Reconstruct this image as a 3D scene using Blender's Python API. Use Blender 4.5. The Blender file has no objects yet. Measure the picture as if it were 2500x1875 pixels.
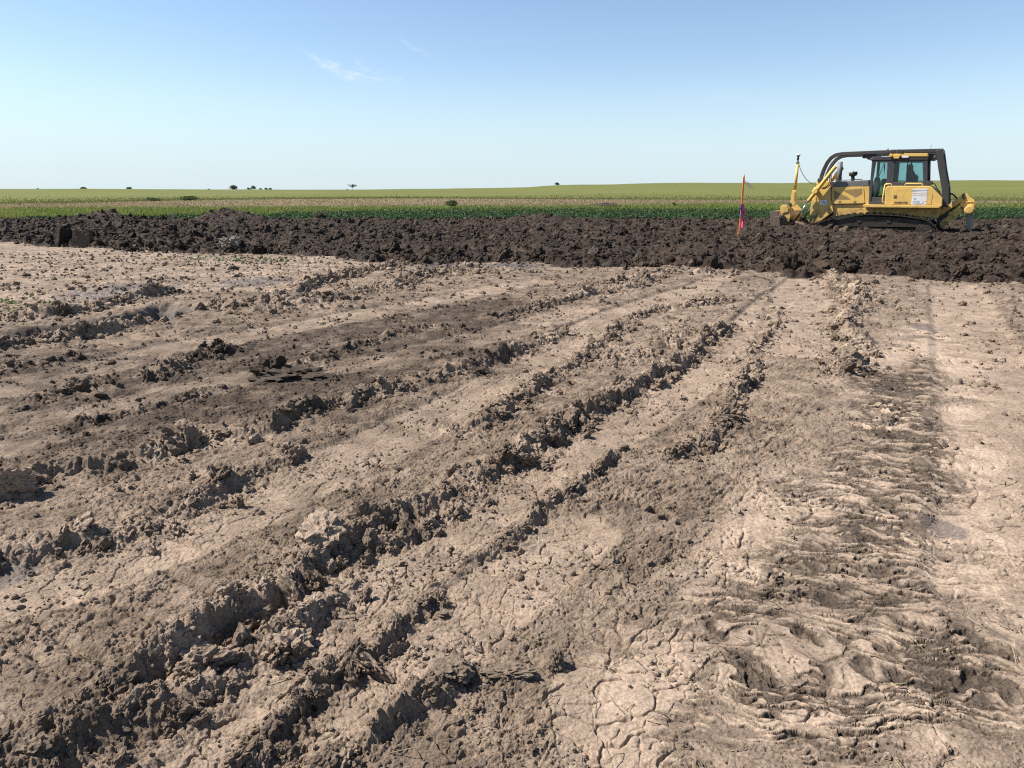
import bpy, math, random
import numpy as np
from mathutils import Vector, Matrix

# ------------------------------------------------------------------ camera, sky, sun, exposure
scene = bpy.context.scene
COL = scene.collection
W_PX, H_PX, F_PX = 2500.0, 1875.0, 1733.0
HORIZON = 468.0
CAM_H = 1.65
PITCH = math.atan((H_PX / 2 - HORIZON) / F_PX)
cd = bpy.data.cameras.new("camera")
cd.sensor_width = 36.0
cd.lens = 36.0 * F_PX / W_PX
cd.clip_start = 0.05
cd.clip_end = 9000
cam = bpy.data.objects.new("camera", cd)
cam.location = (0, 0, CAM_H)
cam.rotation_euler = (math.pi / 2 - PITCH, 0, 0)
COL.objects.link(cam)
scene.camera = cam
scene.view_settings.view_transform = 'Standard'
scene.view_settings.look = 'None'
scene.view_settings.exposure = 1.10
scene.view_settings.gamma = 1.0
scene.render.film_transparent = False
scene.cycles.use_denoising = False
scene.cycles.filter_width = 1.15
scene.cycles.max_bounces = 5
scene.cycles.transparent_max_bounces = 8

SUN_EL, SUN_AZ = math.radians(51), math.radians(-84)   # azimuth from +Y, clockwise; -90 = from the left
SKY_LOW = (3.85, 4.85, 5.55)
world = bpy.data.worlds.new("World")
scene.world = world
world.use_nodes = True
nt = world.node_tree
nt.nodes.clear()
out = nt.nodes.new('ShaderNodeOutputWorld')
bg = nt.nodes.new('ShaderNodeBackground')
bg.inputs['Strength'].default_value = 0.075
sky = nt.nodes.new('ShaderNodeTexSky')
sky.sky_type = 'NISHITA'
sky.sun_disc = False
sky.sun_elevation = SUN_EL
sky.sun_rotation = SUN_AZ
sky.altitude = 500
sky.air_density = 1.0
sky.dust_density = 0.3
sky.ozone_density = 1.6
# thin summer haze low in the sky, and a little cirrus: both depend on the direction in the sky only
tc = nt.nodes.new('ShaderNodeTexCoord')
sep = nt.nodes.new('ShaderNodeSeparateXYZ')
nt.links.new(tc.outputs['Generated'], sep.inputs[0])
hz = nt.nodes.new('ShaderNodeMapRange')
hz.inputs['From Min'].default_value = 0.0; hz.inputs['From Max'].default_value = 0.17
hz.inputs['To Min'].default_value = 0.82; hz.inputs['To Max'].default_value = 0.0
hz.interpolation_type = 'SMOOTHSTEP'
nt.links.new(sep.outputs['Z'], hz.inputs['Value'])
hmix = nt.nodes.new('ShaderNodeMix'); hmix.data_type = 'RGBA'
nt.links.new(hz.outputs[0], hmix.inputs[0])
nt.links.new(sky.outputs[0], hmix.inputs[6])
hmix.inputs[7].default_value = (*SKY_LOW, 1)
# cirrus: wisps around one direction, and a faint veil lower on the right
vy = nt.nodes.new('ShaderNodeVectorMath'); vy.operation = 'DIVIDE'
cy_ = nt.nodes.new('ShaderNodeCombineXYZ')
for k in range(3): nt.links.new(sep.outputs['Y'], cy_.inputs[k])
nt.links.new(tc.outputs['Generated'], vy.inputs[0]); nt.links.new(cy_.outputs[0], vy.inputs[1])
def wisp(cx, cz, wx, wz, rot, scale, lo, hi, amount, prev):
    mp = nt.nodes.new('ShaderNodeMapping'); mp.vector_type = 'TEXTURE'
    mp.inputs['Location'].default_value = (cx, 1, cz); mp.inputs['Rotation'].default_value = (0, rot, 0); mp.inputs['Scale'].default_value = (wx, 1, wz)
    nt.links.new(vy.outputs[0], mp.inputs[0])
    ln = nt.nodes.new('ShaderNodeVectorMath'); ln.operation = 'LENGTH'; nt.links.new(mp.outputs[0], ln.inputs[0])
    ms = nt.nodes.new('ShaderNodeMapRange'); ms.interpolation_type = 'SMOOTHSTEP'
    ms.inputs['From Min'].default_value = 1.0; ms.inputs['From Max'].default_value = 0.1
    nt.links.new(ln.outputs['Value'], ms.inputs['Value'])
    ns = nt.nodes.new('ShaderNodeTexNoise'); ns.inputs['Scale'].default_value = scale; ns.inputs['Detail'].default_value = 7; ns.inputs['Roughness'].default_value = .55; ns.inputs['Distortion'].default_value = 1.2
    nt.links.new(mp.outputs[0], ns.inputs['Vector'])
    nr = nt.nodes.new('ShaderNodeMapRange'); nr.interpolation_type = 'SMOOTHSTEP'
    nr.inputs['From Min'].default_value = lo; nr.inputs['From Max'].default_value = hi
    nt.links.new(ns.outputs[0], nr.inputs['Value'])
    mu = nt.nodes.new('ShaderNodeMath'); mu.operation = 'MULTIPLY'; nt.links.new(ms.outputs[0], mu.inputs[0]); nt.links.new(nr.outputs[0], mu.inputs[1])
    m2 = nt.nodes.new('ShaderNodeMath'); m2.operation = 'MULTIPLY'; nt.links.new(mu.outputs[0], m2.inputs[0]); m2.inputs[1].default_value = amount
    mx = nt.nodes.new('ShaderNodeMix'); mx.data_type = 'RGBA'
    nt.links.new(m2.outputs[0], mx.inputs[0]); nt.links.new(prev, mx.inputs[6]); mx.inputs[7].default_value = (4.7, 5.6, 6.5, 1)
    return mx.outputs[2]
def sky_uz(px, py):
    x, y = (px - W_PX / 2) / F_PX, (H_PX / 2 - py) / F_PX
    c, s = math.cos(PITCH), math.sin(PITCH)
    return x / (c + y * s), (-s + y * c) / (c + y * s)
SKY = hmix.outputs[2]
SKY = wisp(*sky_uz(868, 172), .072, .022, .22, 1.7, .42, .72, .85, SKY)
SKY = wisp(*sky_uz(800, 158), .050, .010, .50, 2.2, .42, .70, .7, SKY)
SKY = wisp(*sky_uz(1020, 118), .040, .007, .45, 1.6, .40, .75, .45, SKY)
SKY = wisp(*sky_uz(980, 185), .045, .010, -.1, 2.0, .45, .75, .4, SKY)
SKY = wisp(*sky_uz(1650, 350), .28, .020, .03, 1.8, .40, .80, .35, SKY)
SKY = wisp(*sky_uz(2100, 250), .40, .05, .05, 1.5, .45, .85, .22, SKY)
nt.links.new(SKY, bg.inputs[0])
nt.links.new(bg.outputs[0], out.inputs[0])
sd = bpy.data.lights.new("sun", 'SUN')
sd.energy = 5.0
sd.angle = math.radians(0.5)
sd.color = (1.0, 0.95, 0.88)
sun = bpy.data.objects.new("sun", sd)
COL.objects.link(sun)
sdir = Vector((math.sin(SUN_AZ) * math.cos(SUN_EL), math.cos(SUN_AZ) * math.cos(SUN_EL), math.sin(SUN_EL)))
sun.rotation_euler = sdir.to_track_quat('Z', 'Y').to_euler()
sun.location = (-20, 0, 30)

def ray(px, py):
    """direction in the world of a pixel of the 2500x1875 photograph (not normalised, depth 1)"""
    x = (px - W_PX / 2) / F_PX
    y = (H_PX / 2 - py) / F_PX
    c, s = math.cos(PITCH), math.sin(PITCH)
    return Vector((x, c + y * s, -s + y * c))

def G(px, py, z=0.0):
    d = ray(px, py)
    t = (z - CAM_H) / d.z
    return (d.x * t, d.y * t)

def AT(px, py, depth):
    """point seen at a pixel, at a given depth along world Y"""
    d = ray(px, py)
    t = depth / d.y
    return Vector((d.x * t, depth, CAM_H + d.z * t))

# ------------------------------------------------------------------ object helpers
def tag(o, label=None, cat=None, group=None, kind=None):
    if label: o['label'] = label
    if cat: o['category'] = cat
    if group: o['group'] = group
    if kind: o['kind'] = kind
    return o

def mesh_np(name, verts, faces, mat=None, parent=None, smooth=True, loc=None):
    """verts (n,3) float array, faces list of int arrays (n,k) or a single one"""
    me = bpy.data.meshes.new(name)
    if not isinstance(faces, (list, tuple)):
        faces = [faces]
    faces = [np.asarray(f, dtype=np.int32) for f in faces if len(f)]
    me.vertices.add(len(verts))
    me.vertices.foreach_set('co', np.ascontiguousarray(verts, dtype=np.float32).ravel())
    li = np.concatenate([f.ravel() for f in faces])
    tot = np.concatenate([np.full(len(f), f.shape[1], np.int32) for f in faces])
    start = np.concatenate([[0], np.cumsum(tot)[:-1]]).astype(np.int32)
    me.loops.add(len(li))
    me.loops.foreach_set('vertex_index', li)
    me.polygons.add(len(tot))
    me.polygons.foreach_set('loop_start', start)
    me.polygons.foreach_set('loop_total', tot)
    me.polygons.foreach_set('use_smooth', np.full(len(tot), smooth, dtype=bool))
    me.update(calc_edges=True)
    if mat: me.materials.append(mat)
    o = bpy.data.objects.new(name, me)
    COL.objects.link(o)
    if parent: o.parent = parent
    if loc is not None: o.location = loc
    return o

def color_attr(o, name, rgb):
    a = o.data.attributes.new(name, 'FLOAT_COLOR', 'POINT')
    buf = np.ones((len(rgb), 4), np.float32)
    buf[:, :3] = rgb
    a.data.foreach_set('color', buf.ravel())

def float_attr(o, name, v):
    a = o.data.attributes.new(name, 'FLOAT', 'POINT')
    a.data.foreach_set('value', np.ascontiguousarray(v, dtype=np.float32))

# ------------------------------------------------------------------ noise in numpy
def _hash(ix, iy, seed):
    h = (ix.astype(np.int64) * 374761393 + iy.astype(np.int64) * 668265263 + seed * 974711).astype(np.uint32)
    h = (h ^ (h >> np.uint32(13))) * np.uint32(1274126177)
    h = (h ^ (h >> np.uint32(15))) * np.uint32(2246822519)
    return h ^ (h >> np.uint32(16))

_ga = np.arange(64) * (2 * math.pi / 64)
_gx, _gy = np.cos(_ga).astype(np.float32), np.sin(_ga).astype(np.float32)

def perlin(x, y, seed=0):
    fx, fy = np.floor(x), np.floor(y)
    dx, dy = (x - fx).astype(np.float32), (y - fy).astype(np.float32)
    ix, iy = fx.astype(np.int32), fy.astype(np.int32)
    u = dx * dx * dx * (dx * (dx * 6 - 15) + 10)
    v = dy * dy * dy * (dy * (dy * 6 - 15) + 10)
    def g(ox, oy):
        k = (_hash(ix + ox, iy + oy, seed) & np.uint32(63)).astype(np.int32)
        return _gx[k] * (dx - ox) + _gy[k] * (dy - oy)
    a = g(0, 0); b = g(1, 0)
    a += u * (b - a)
    c = g(0, 1); b = g(1, 1)
    c += u * (b - c)
    return (a + v * (c - a)) * 1.5

def fbm(x, y, seed=0, octv=4, gain=0.5, lac=2.03, sp=None, wl=1.0):
    """sp: local mesh spacing in metres, wl: first octave's wavelength in metres (for band limiting)"""
    s = np.zeros(x.shape, np.float32); a = 1.0; f = 1.0
    for i in range(octv):
        n = perlin(x * f, y * f, seed + i * 17)
        if sp is not None:
            n = n * np.clip((wl / f) / sp - 1.6, 0, 1)
        s += a * n
        a *= gain; f *= lac
    return s

def rnd(h, k):
    return ((h >> np.uint32(k)) & np.uint32(1023)).astype(np.float32) / 1023.0

def bumps(x, y, cell, seed, density=0.8, rmin=0.25, rmax=0.6, aspect=0.8):
    """field of irregular half-buried lumps, height in metres"""
    X, Y = x / cell, y / cell
    fx, fy = np.floor(X), np.floor(Y)
    dx, dy = (X - fx).astype(np.float32), (Y - fy).astype(np.float32)
    ix, iy = fx.astype(np.int32), fy.astype(np.int32)
    best = np.zeros(x.shape, np.float32)
    for ox in (-1, 0, 1):
        for oy in (-1, 0, 1):
            h = _hash(ix + ox, iy + oy, seed)
            h2 = _hash(ix + ox, iy + oy, seed + 991)
            r = rmin + (rmax - rmin) * rnd(h, 20) ** 2
            ex = ox + 0.15 + 0.7 * rnd(h, 0) - dx
            ey = oy + 0.15 + 0.7 * rnd(h, 10) - dy
            an = rnd(h2, 0) * math.pi
            ca, sa = np.cos(an), np.sin(an)
            st = 0.75 + 0.6 * rnd(h2, 10)
            d2 = ((ex * ca + ey * sa) * st) ** 2 + ((ey * ca - ex * sa) / st) ** 2
            v = np.sqrt(np.maximum(0, 1 - d2 / (r * r))) * r * (0.5 + rnd(h2, 20))
            v[rnd(h2, 5) > density] = 0
            np.maximum(best, v, out=best)
    return best * (aspect * cell)

def cracks(x, y, cell, seed):
    """distance to the nearest cell border, in metres"""
    X, Y = x / cell, y / cell
    fx, fy = np.floor(X), np.floor(Y)
    dx, dy = (X - fx).astype(np.float32), (Y - fy).astype(np.float32)
    ix, iy = fx.astype(np.int32), fy.astype(np.int32)
    f1 = np.full(x.shape, 9, np.float32); f2 = f1.copy()
    for ox in (-1, 0, 1):
        for oy in (-1, 0, 1):
            h = _hash(ix + ox, iy + oy, seed)
            d = np.sqrt((ox + rnd(h, 0) - dx) ** 2 + (oy + rnd(h, 10) - dy) ** 2)
            m = d < f1
            f2 = np.where(m, f1, np.minimum(f2, d))
            f1 = np.where(m, d, f1)
    return (f2 - f1) * cell * 0.5

def sstep(a, b, x):
    t = np.clip((x - a) / (b - a), 0, 1)
    return t * t * (3 - 2 * t)

def catmull(pts, n=8):
    p = [np.array(q, float) for q in pts]
    p = [2 * p[0] - p[1]] + p + [2 * p[-1] - p[-2]]
    o = []
    for i in range(1, len(p) - 2):
        for k in range(n):
            t = k / n
            o.append(0.5 * ((2 * p[i]) + (p[i + 1] - p[i - 1]) * t + (2 * p[i - 1] - 5 * p[i] + 4 * p[i + 1] - p[i + 2]) * t * t
                            + (3 * p[i] - p[i - 1] - 3 * p[i + 1] + p[i + 2]) * t ** 3))
    o.append(p[-2])
    return np.array(o)

def polydist(x, y, line, reach):
    """signed side distance and arclength to a polyline, for the points within reach; returns index, dist, side, s"""
    lo, hi = line.min(0) - reach, line.max(0) + reach
    idx = np.nonzero((x > lo[0]) & (x < hi[0]) & (y > lo[1]) & (y < hi[1]))[0]
    px, py = x[idx], y[idx]
    best = np.full(len(idx), 1e9, np.float32); side = np.zeros(len(idx), np.float32); ss = np.zeros(len(idx), np.float32)
    acc = 0.0
    for a, b in zip(line[:-1], line[1:]):
        d = b - a; L = math.hypot(*d)
        if L < 1e-6: continue
        lo2, hi2 = np.minimum(a, b) - reach, np.maximum(a, b) + reach
        j = np.nonzero((px > lo2[0]) & (px < hi2[0]) & (py > lo2[1]) & (py < hi2[1]))[0]
        qx, qy = px[j] - a[0], py[j] - a[1]
        t = np.clip((qx * d[0] + qy * d[1]) / (L * L), 0, 1)
        ex, ey = qx - t * d[0], qy - t * d[1]
        dist = np.sqrt(ex * ex + ey * ey)
        m = dist < best[j]
        jm = j[m]
        best[jm] = dist[m]
        side[jm] = np.sign(d[0] * qy - d[1] * qx)[m]
        ss[jm] = acc + t[m] * L
        acc += L
    k = best < reach
    return idx[k], best[k], side[k], ss[k], acc

def soft_poly(x, y, poly, soft, seed):
    m = np.zeros(x.shape, np.float32)
    for k in range(6):
        m += in_poly(x + soft * math.cos(k * 1.05), y + soft * math.sin(k * 1.05), poly)
    return sstep(0, 1, m / 6)

def in_poly(x, y, poly):
    """signed distance-like mask: True inside"""
    ins = np.zeros(x.shape, bool)
    n = len(poly)
    for i in range(n):
        (x1, y1), (x2, y2) = poly[i], poly[(i + 1) % n]
        if y1 == y2: continue
        c = ((y1 > y) != (y2 > y)) & (x < (x2 - x1) * (y - y1) / (y2 - y1) + x1)
        ins ^= c
    return ins

# ------------------------------------------------------------------ material helpers
def new_mat(name):
    m = bpy.data.materials.new(name)
    m.use_nodes = True
    n = m.node_tree
    n.nodes.clear()
    o = n.nodes.new('ShaderNodeOutputMaterial')
    b = n.nodes.new('ShaderNodeBsdfPrincipled')
    n.links.new(b.outputs[0], o.inputs[0])
    return m, n, b

def noise_node(n, scale, detail=4, rough=0.6, vec=None):
    t = n.nodes.new('ShaderNodeTexNoise')
    t.inputs['Scale'].default_value = scale
    t.inputs['Detail'].default_value = detail
    t.inputs['Roughness'].default_value = rough
    if vec is not None: n.links.new(vec, t.inputs['Vector'])
    return t

def ramp(n, src, stops):
    r = n.nodes.new('ShaderNodeValToRGB')
    e = r.color_ramp.elements
    while len(e) > 1: e.remove(e[-1])
    e[0].position = stops[0][0]; e[0].color = (*stops[0][1], 1)
    for p, c in stops[1:]:
        q = e.new(p); q.color = (*c, 1)
    n.links.new(src, r.inputs[0])
    return r

def mixc(n, a, b, fac, mode='MIX'):
    m = n.nodes.new('ShaderNodeMix')
    m.data_type = 'RGBA'; m.blend_type = mode
    for sock, v in ((m.inputs[0], fac), (m.inputs[6], a), (m.inputs[7], b)):
        if hasattr(v, 'is_output'): n.links.new(v, sock)
        elif isinstance(v, (int, float)): sock.default_value = v
        else: sock.default_value = (*v, 1)
    return m.outputs[2]

def soil_mat(name, rough=0.95, grain=60.0, bump=0.004, tint=0.25):
    """soil: base colour from the mesh's own colour attribute, broken up by fine grains"""
    m, n, b = new_mat(name)
    at = n.nodes.new('ShaderNodeAttribute'); at.attribute_name = 'tone'
    geo = n.nodes.new('ShaderNodeNewGeometry')
    t1 = noise_node(n, grain, 6, 0.72, geo.outputs['Position'])
    t2 = noise_node(n, grain * 0.13, 4, 0.6, geo.outputs['Position'])
    t3 = noise_node(n, grain * 2.2, 3, 0.7, geo.outputs['Position'])
    f = ramp(n, t1.outputs[0], [(0.34, (1 - tint * 1.5,) * 3), (0.5, (1,) * 3), (0.68, (1 + tint,) * 3)])
    c = mixc(n, at.outputs['Color'], f.outputs[0], 1.0, 'MULTIPLY')
    f3 = ramp(n, t3.outputs[0], [(0.36, (1 - tint,) * 3), (0.5, (1,) * 3), (0.66, (1 + tint * .7,) * 3)])
    c = mixc(n, c, f3.outputs[0], 1.0, 'MULTIPLY')
    f2 = ramp(n, t2.outputs[0], [(0.3, (1 - tint * .6,) * 3), (0.7, (1 + tint * .6, 1 + tint * .58, 1 + tint * .52))])
    c = mixc(n, c, f2.outputs[0], 1.0, 'MULTIPLY')
    n.links.new(c, b.inputs['Base Color'])
    rr = n.nodes.new('ShaderNodeAttribute'); rr.attribute_name = 'rough'
    if name == 'mud': n.links.new(rr.outputs['Fac'], b.inputs['Roughness'])
    else: b.inputs['Roughness'].default_value = rough
    b.inputs['Specular IOR Level'].default_value = 0.25
    bp = n.nodes.new('ShaderNodeBump')
    bp.inputs['Strength'].default_value = 1.0
    bp.inputs['Distance'].default_value = bump
    gr_ = n.nodes.new('ShaderNodeAttribute'); gr_.attribute_name = 'grit'
    mg = n.nodes.new('ShaderNodeMath'); mg.operation = 'MULTIPLY'
    n.links.new(t1.outputs[0], mg.inputs[0]); n.links.new(gr_.outputs['Fac'], mg.inputs[1])
    n.links.new(mg.outputs[0], bp.inputs['Height'])
    n.links.new(bp.outputs[0], b.inputs['Normal'])
    return m
K_R, K_A = .0015, .00115

# ------------------------------------------------------------------ the muddy site: heights
def GL(pts): return [G(px, py) for px, py in pts]

# clumpy windrows left by tracks and blade: (line in photo pixels on the ground, height, half width, lumpiness)
RIDGES = [
    ([(-260,1255),(0,1215),(113,1160),(226,1143),(344,1118),(407,1104),(497,1068),(655,1050),(723,1012),(791,994),(904,966),(1010,946)], .125, .18, 1.0),
    ([(1026,932),(1116,909),(1207,878),(1297,841),(1379,810)], .10, .22, 1.0),
    ([(-150,1385),(0,1352),(113,1322),(290,1298),(370,1262),(452,1231),(565,1170),(700,1118),(770,1104)], .085, .22, .9),
    ([(-150,1905),(60,1800),(250,1720),(370,1640),(480,1560),(585,1493),(650,1455),(700,1420),(770,1365),(880,1300),(990,1245),(1080,1215),(1184,1153),(1320,1081),(1388,1027),(1450,1003),(1523,960),(1591,925),(1681,870),(1740,815),(1794,790)], .12, .19, 1.0),
    ([(-60,1900),(90,1830),(300,1735),(420,1690),(560,1625),(690,1540),(800,1465),(850,1430)], .115, .17, .7),
    ([(790,1375),(880,1335),(990,1290),(1100,1245),(1160,1205)], .06, .13, .8),
    ([(560,1890),(640,1790),(750,1680),(835,1625),(905,1580),(930,1560),(985,1505),(1066,1449)], .085, .10, .9),
    ([(1230,1335),(1300,1275),(1400,1195),(1440,1165),(1520,1095)], .05, .11, .8),
    ([(780,1875),(870,1820),(930,1793),(985,1740),(1021,1690),(1094,1648)], .12, .10, 1.2),
    ([(1613,1131),(1670,1108),(1726,1085),(1771,1027),(1798,959),(1850,890)], .11, .13, 1.2),
    ([(1780,880),(1840,850),(1890,790),(1900,750)], .07, .16, .8),
    ([(2010,665),(2050,690),(2090,735),(2060,790),(2095,850),(2070,900),(2050,930)], .13, .28, 1.1),
    ([(2080,690),(2110,720),(2125,745)], .12, .35, 1.2),
    ([(1207,778),(1300,755),(1388,733),(1460,720),(1523,710),(1590,685),(1650,658)], .11, .30, 1.0),
    ([(1390,700),(1500,690),(1570,672),(1650,655)], .09, .25, 1.0),
    ([(1680,672),(1730,668),(1800,668)], .12, .25, 1.0),
    ([(1103,1067),(1193,1027),(1266,977),(1365,914),(1433,864),(1500,810),(1568,769),(1704,747),(1794,733)], .085, .20, 1.0),
    ([(1450,890),(1560,860),(1640,830),(1700,800)], .06, .35, 1.0),
    ([(-100,862),(60,845),(212,824),(343,792),(475,747),(560,750),(640,742),(723,718),(791,690),(904,661),(1000,646)], .15, .26, .9),
    ([(-100,783),(0,777),(136,771),(226,752),(339,731),(430,714)], .17, .24, .8),
    ([(560,762),(700,752),(830,722),(960,700),(1060,672),(1150,668),(1280,660)], .12, .45, 1.0),
    ([(980,690),(1080,660),(1170,655)], .15, .35, 1.2),
    ([(0,898),(90,893),(190,867)], .06, .18, .8),
    ([(77,978),(140,962),(203,942),(245,948)], .12, .2, 1.1),
    ([(339,928),(429,901),(488,869),(588,856)], .11, .26, 1.0),
    ([(113,1055),(226,1023),(344,1000),(488,951),(551,942)], .05, .16, .9),
    ([(700,905),(800,870),(900,838),(1010,805),(1100,800)], .05, .2, .9),
    ([(1850,1240),(1900,1190)], .03, .2, .8),
    ([(2140,1075),(2150,1050),(2185,980)], .03, .12, .8),
]
# smoothed wheel and track lanes: line, half width, depth
LANES = [
    ([(240,1875),(500,1700),(760,1530),(930,1385),(1100,1270),(1300,1145),(1460,1060),(1650,950),(1800,820),(1900,720),(1965,668)], .28, .035),
    ([(-150,1480),(250,1360),(560,1240),(760,1150),(1000,1040),(1200,940),(1360,840),(1500,770),(1700,700),(1760,675)], .30, .03),
    ([(0,945),(300,880),(600,815),(900,760),(1200,705),(1300,690)], .4, .025),
    ([(0,1080),(300,985),(620,915),(900,880),(1180,820),(1400,760)], .35, .02),
    ([(500,1875),(700,1745),(900,1655),(1000,1580),(1200,1450),(1400,1300)], .22, .02),
    ([(1950,672),(1945,760),(1940,850)], .45, .03),
    ([(2330,700),(2400,900),(2470,1150),(2540,1450)], .42, .03),
]
RUT = ([(-120,832),(0,820),(113,810),(226,795),(340,775),(420,752),(480,736)], .52, .24)
# long straight prints of the track's bars: start, end (photo pixels)
BARS = [((45,1480),(270,1622)),((216,1430),(425,1530)),((384,1377),(565,1463)),((542,1345),(624,1372)),((668,1313),(786,1350)),
        ((741,1278),(828,1300)),((880,1235),(960,1265)),((1180,1377),(1315,1422)),((1310,1420),(1610,1494)),((1310,1740),(1415,1779)),
        ((1157,1553),(1330,1618)),((1157,1454),(1315,1490)),((1580,1340),(1700,1368)),((1450,1540),(1560,1580)),((1400,1270),(1480,1295)),
        ((380,1270),(520,1330)),((60,1570),(150,1640)),((1060,1700),(1180,1750)),((1630,1400),(1660,1410)),((1300,1330),(1420,1360))]
SLAB = GL([(2180,800),(2240,770),(2330,790),(2375,900),(2440,1180),(2500,1400),(2600,1900),(1250,1900),(1440,1640),(1600,1450),(1700,1330),(1850,1230),(1990,1110),(2040,1010),(2060,930),(2100,860)])
TORN = GL([(2070,900),(2300,870),(2320,1000),(2290,1150),(2250,1300),(2350,1450),(2560,1560),(2600,1900),(1850,1900),(1740,1700),(1680,1500),(1800,1400),(1950,1200),(2020,1080)])
PALE = GL([(-400,588),(0,590),(400,615),(900,636),(960,650),(800,700),(640,740),(420,735),(250,765),(0,785),(-400,830)])
BROWN = GL([(0,900),(500,830),(1000,750),(1350,720),(1300,830),(1050,930),(700,1010),(400,1080),(0,1180)])
NEAR_EDGE = catmull(GL([(-900,586),(-300,588),(0,590),(110,600),(250,605),(400,615),(600,618),(800,626),(950,640),(1150,642),(1300,640),(1400,650),
                        (1600,652),(1750,655),(1900,665),(2100,668),(2250,680),(2350,690),(2500,690),(2900,693),(3400,693)]), 6)
FAR_EDGE_Y = 37.5
MOUNDS = [(AT(565, 530, 33.5)[:2], .42, 1.6), (AT(535, 530, 34)[:2], .2, .8), (AT(230, 530, 34.5)[:2], .26, 1.1), (AT(272, 530, 34.5)[:2], .26, .9), (AT(190, 530, 33)[:2], .12, 1.6),
          (AT(1320, 540, 34.0)[:2], .30, 1.6), (AT(1600, 560, 31)[:2], .15, 1.5), (AT(2000, 590, 23)[:2], .10, 1.2), (AT(2200, 590, 22)[:2], .12, 1.5),
          (AT(2440, 545, 28)[:2], .12, 1.5), (AT(1915, 560, 25.2)[:2], .20, .8), (AT(1985, 562, 24.6)[:2], .16, .7)]
HOLES = [(G(1590, 615, .25), .30, .7)]
PRINTS = [((1600,1248),.055,.065),((1640,1266),.05,.06),((1680,1283),.045,.05),((2405,1150),.02,.2)]
LINES = [catmull(GL(r[0])) for r in RIDGES]
LANE_L = [catmull(GL(r[0])) for r in LANES]
RUT_L = catmull(GL(RUT[0]))
TEAR_AN = math.radians(-14)

def edge_y(x):
    return np.interp(x, NEAR_EDGE[:, 0], NEAR_EDGE[:, 1])

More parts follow.
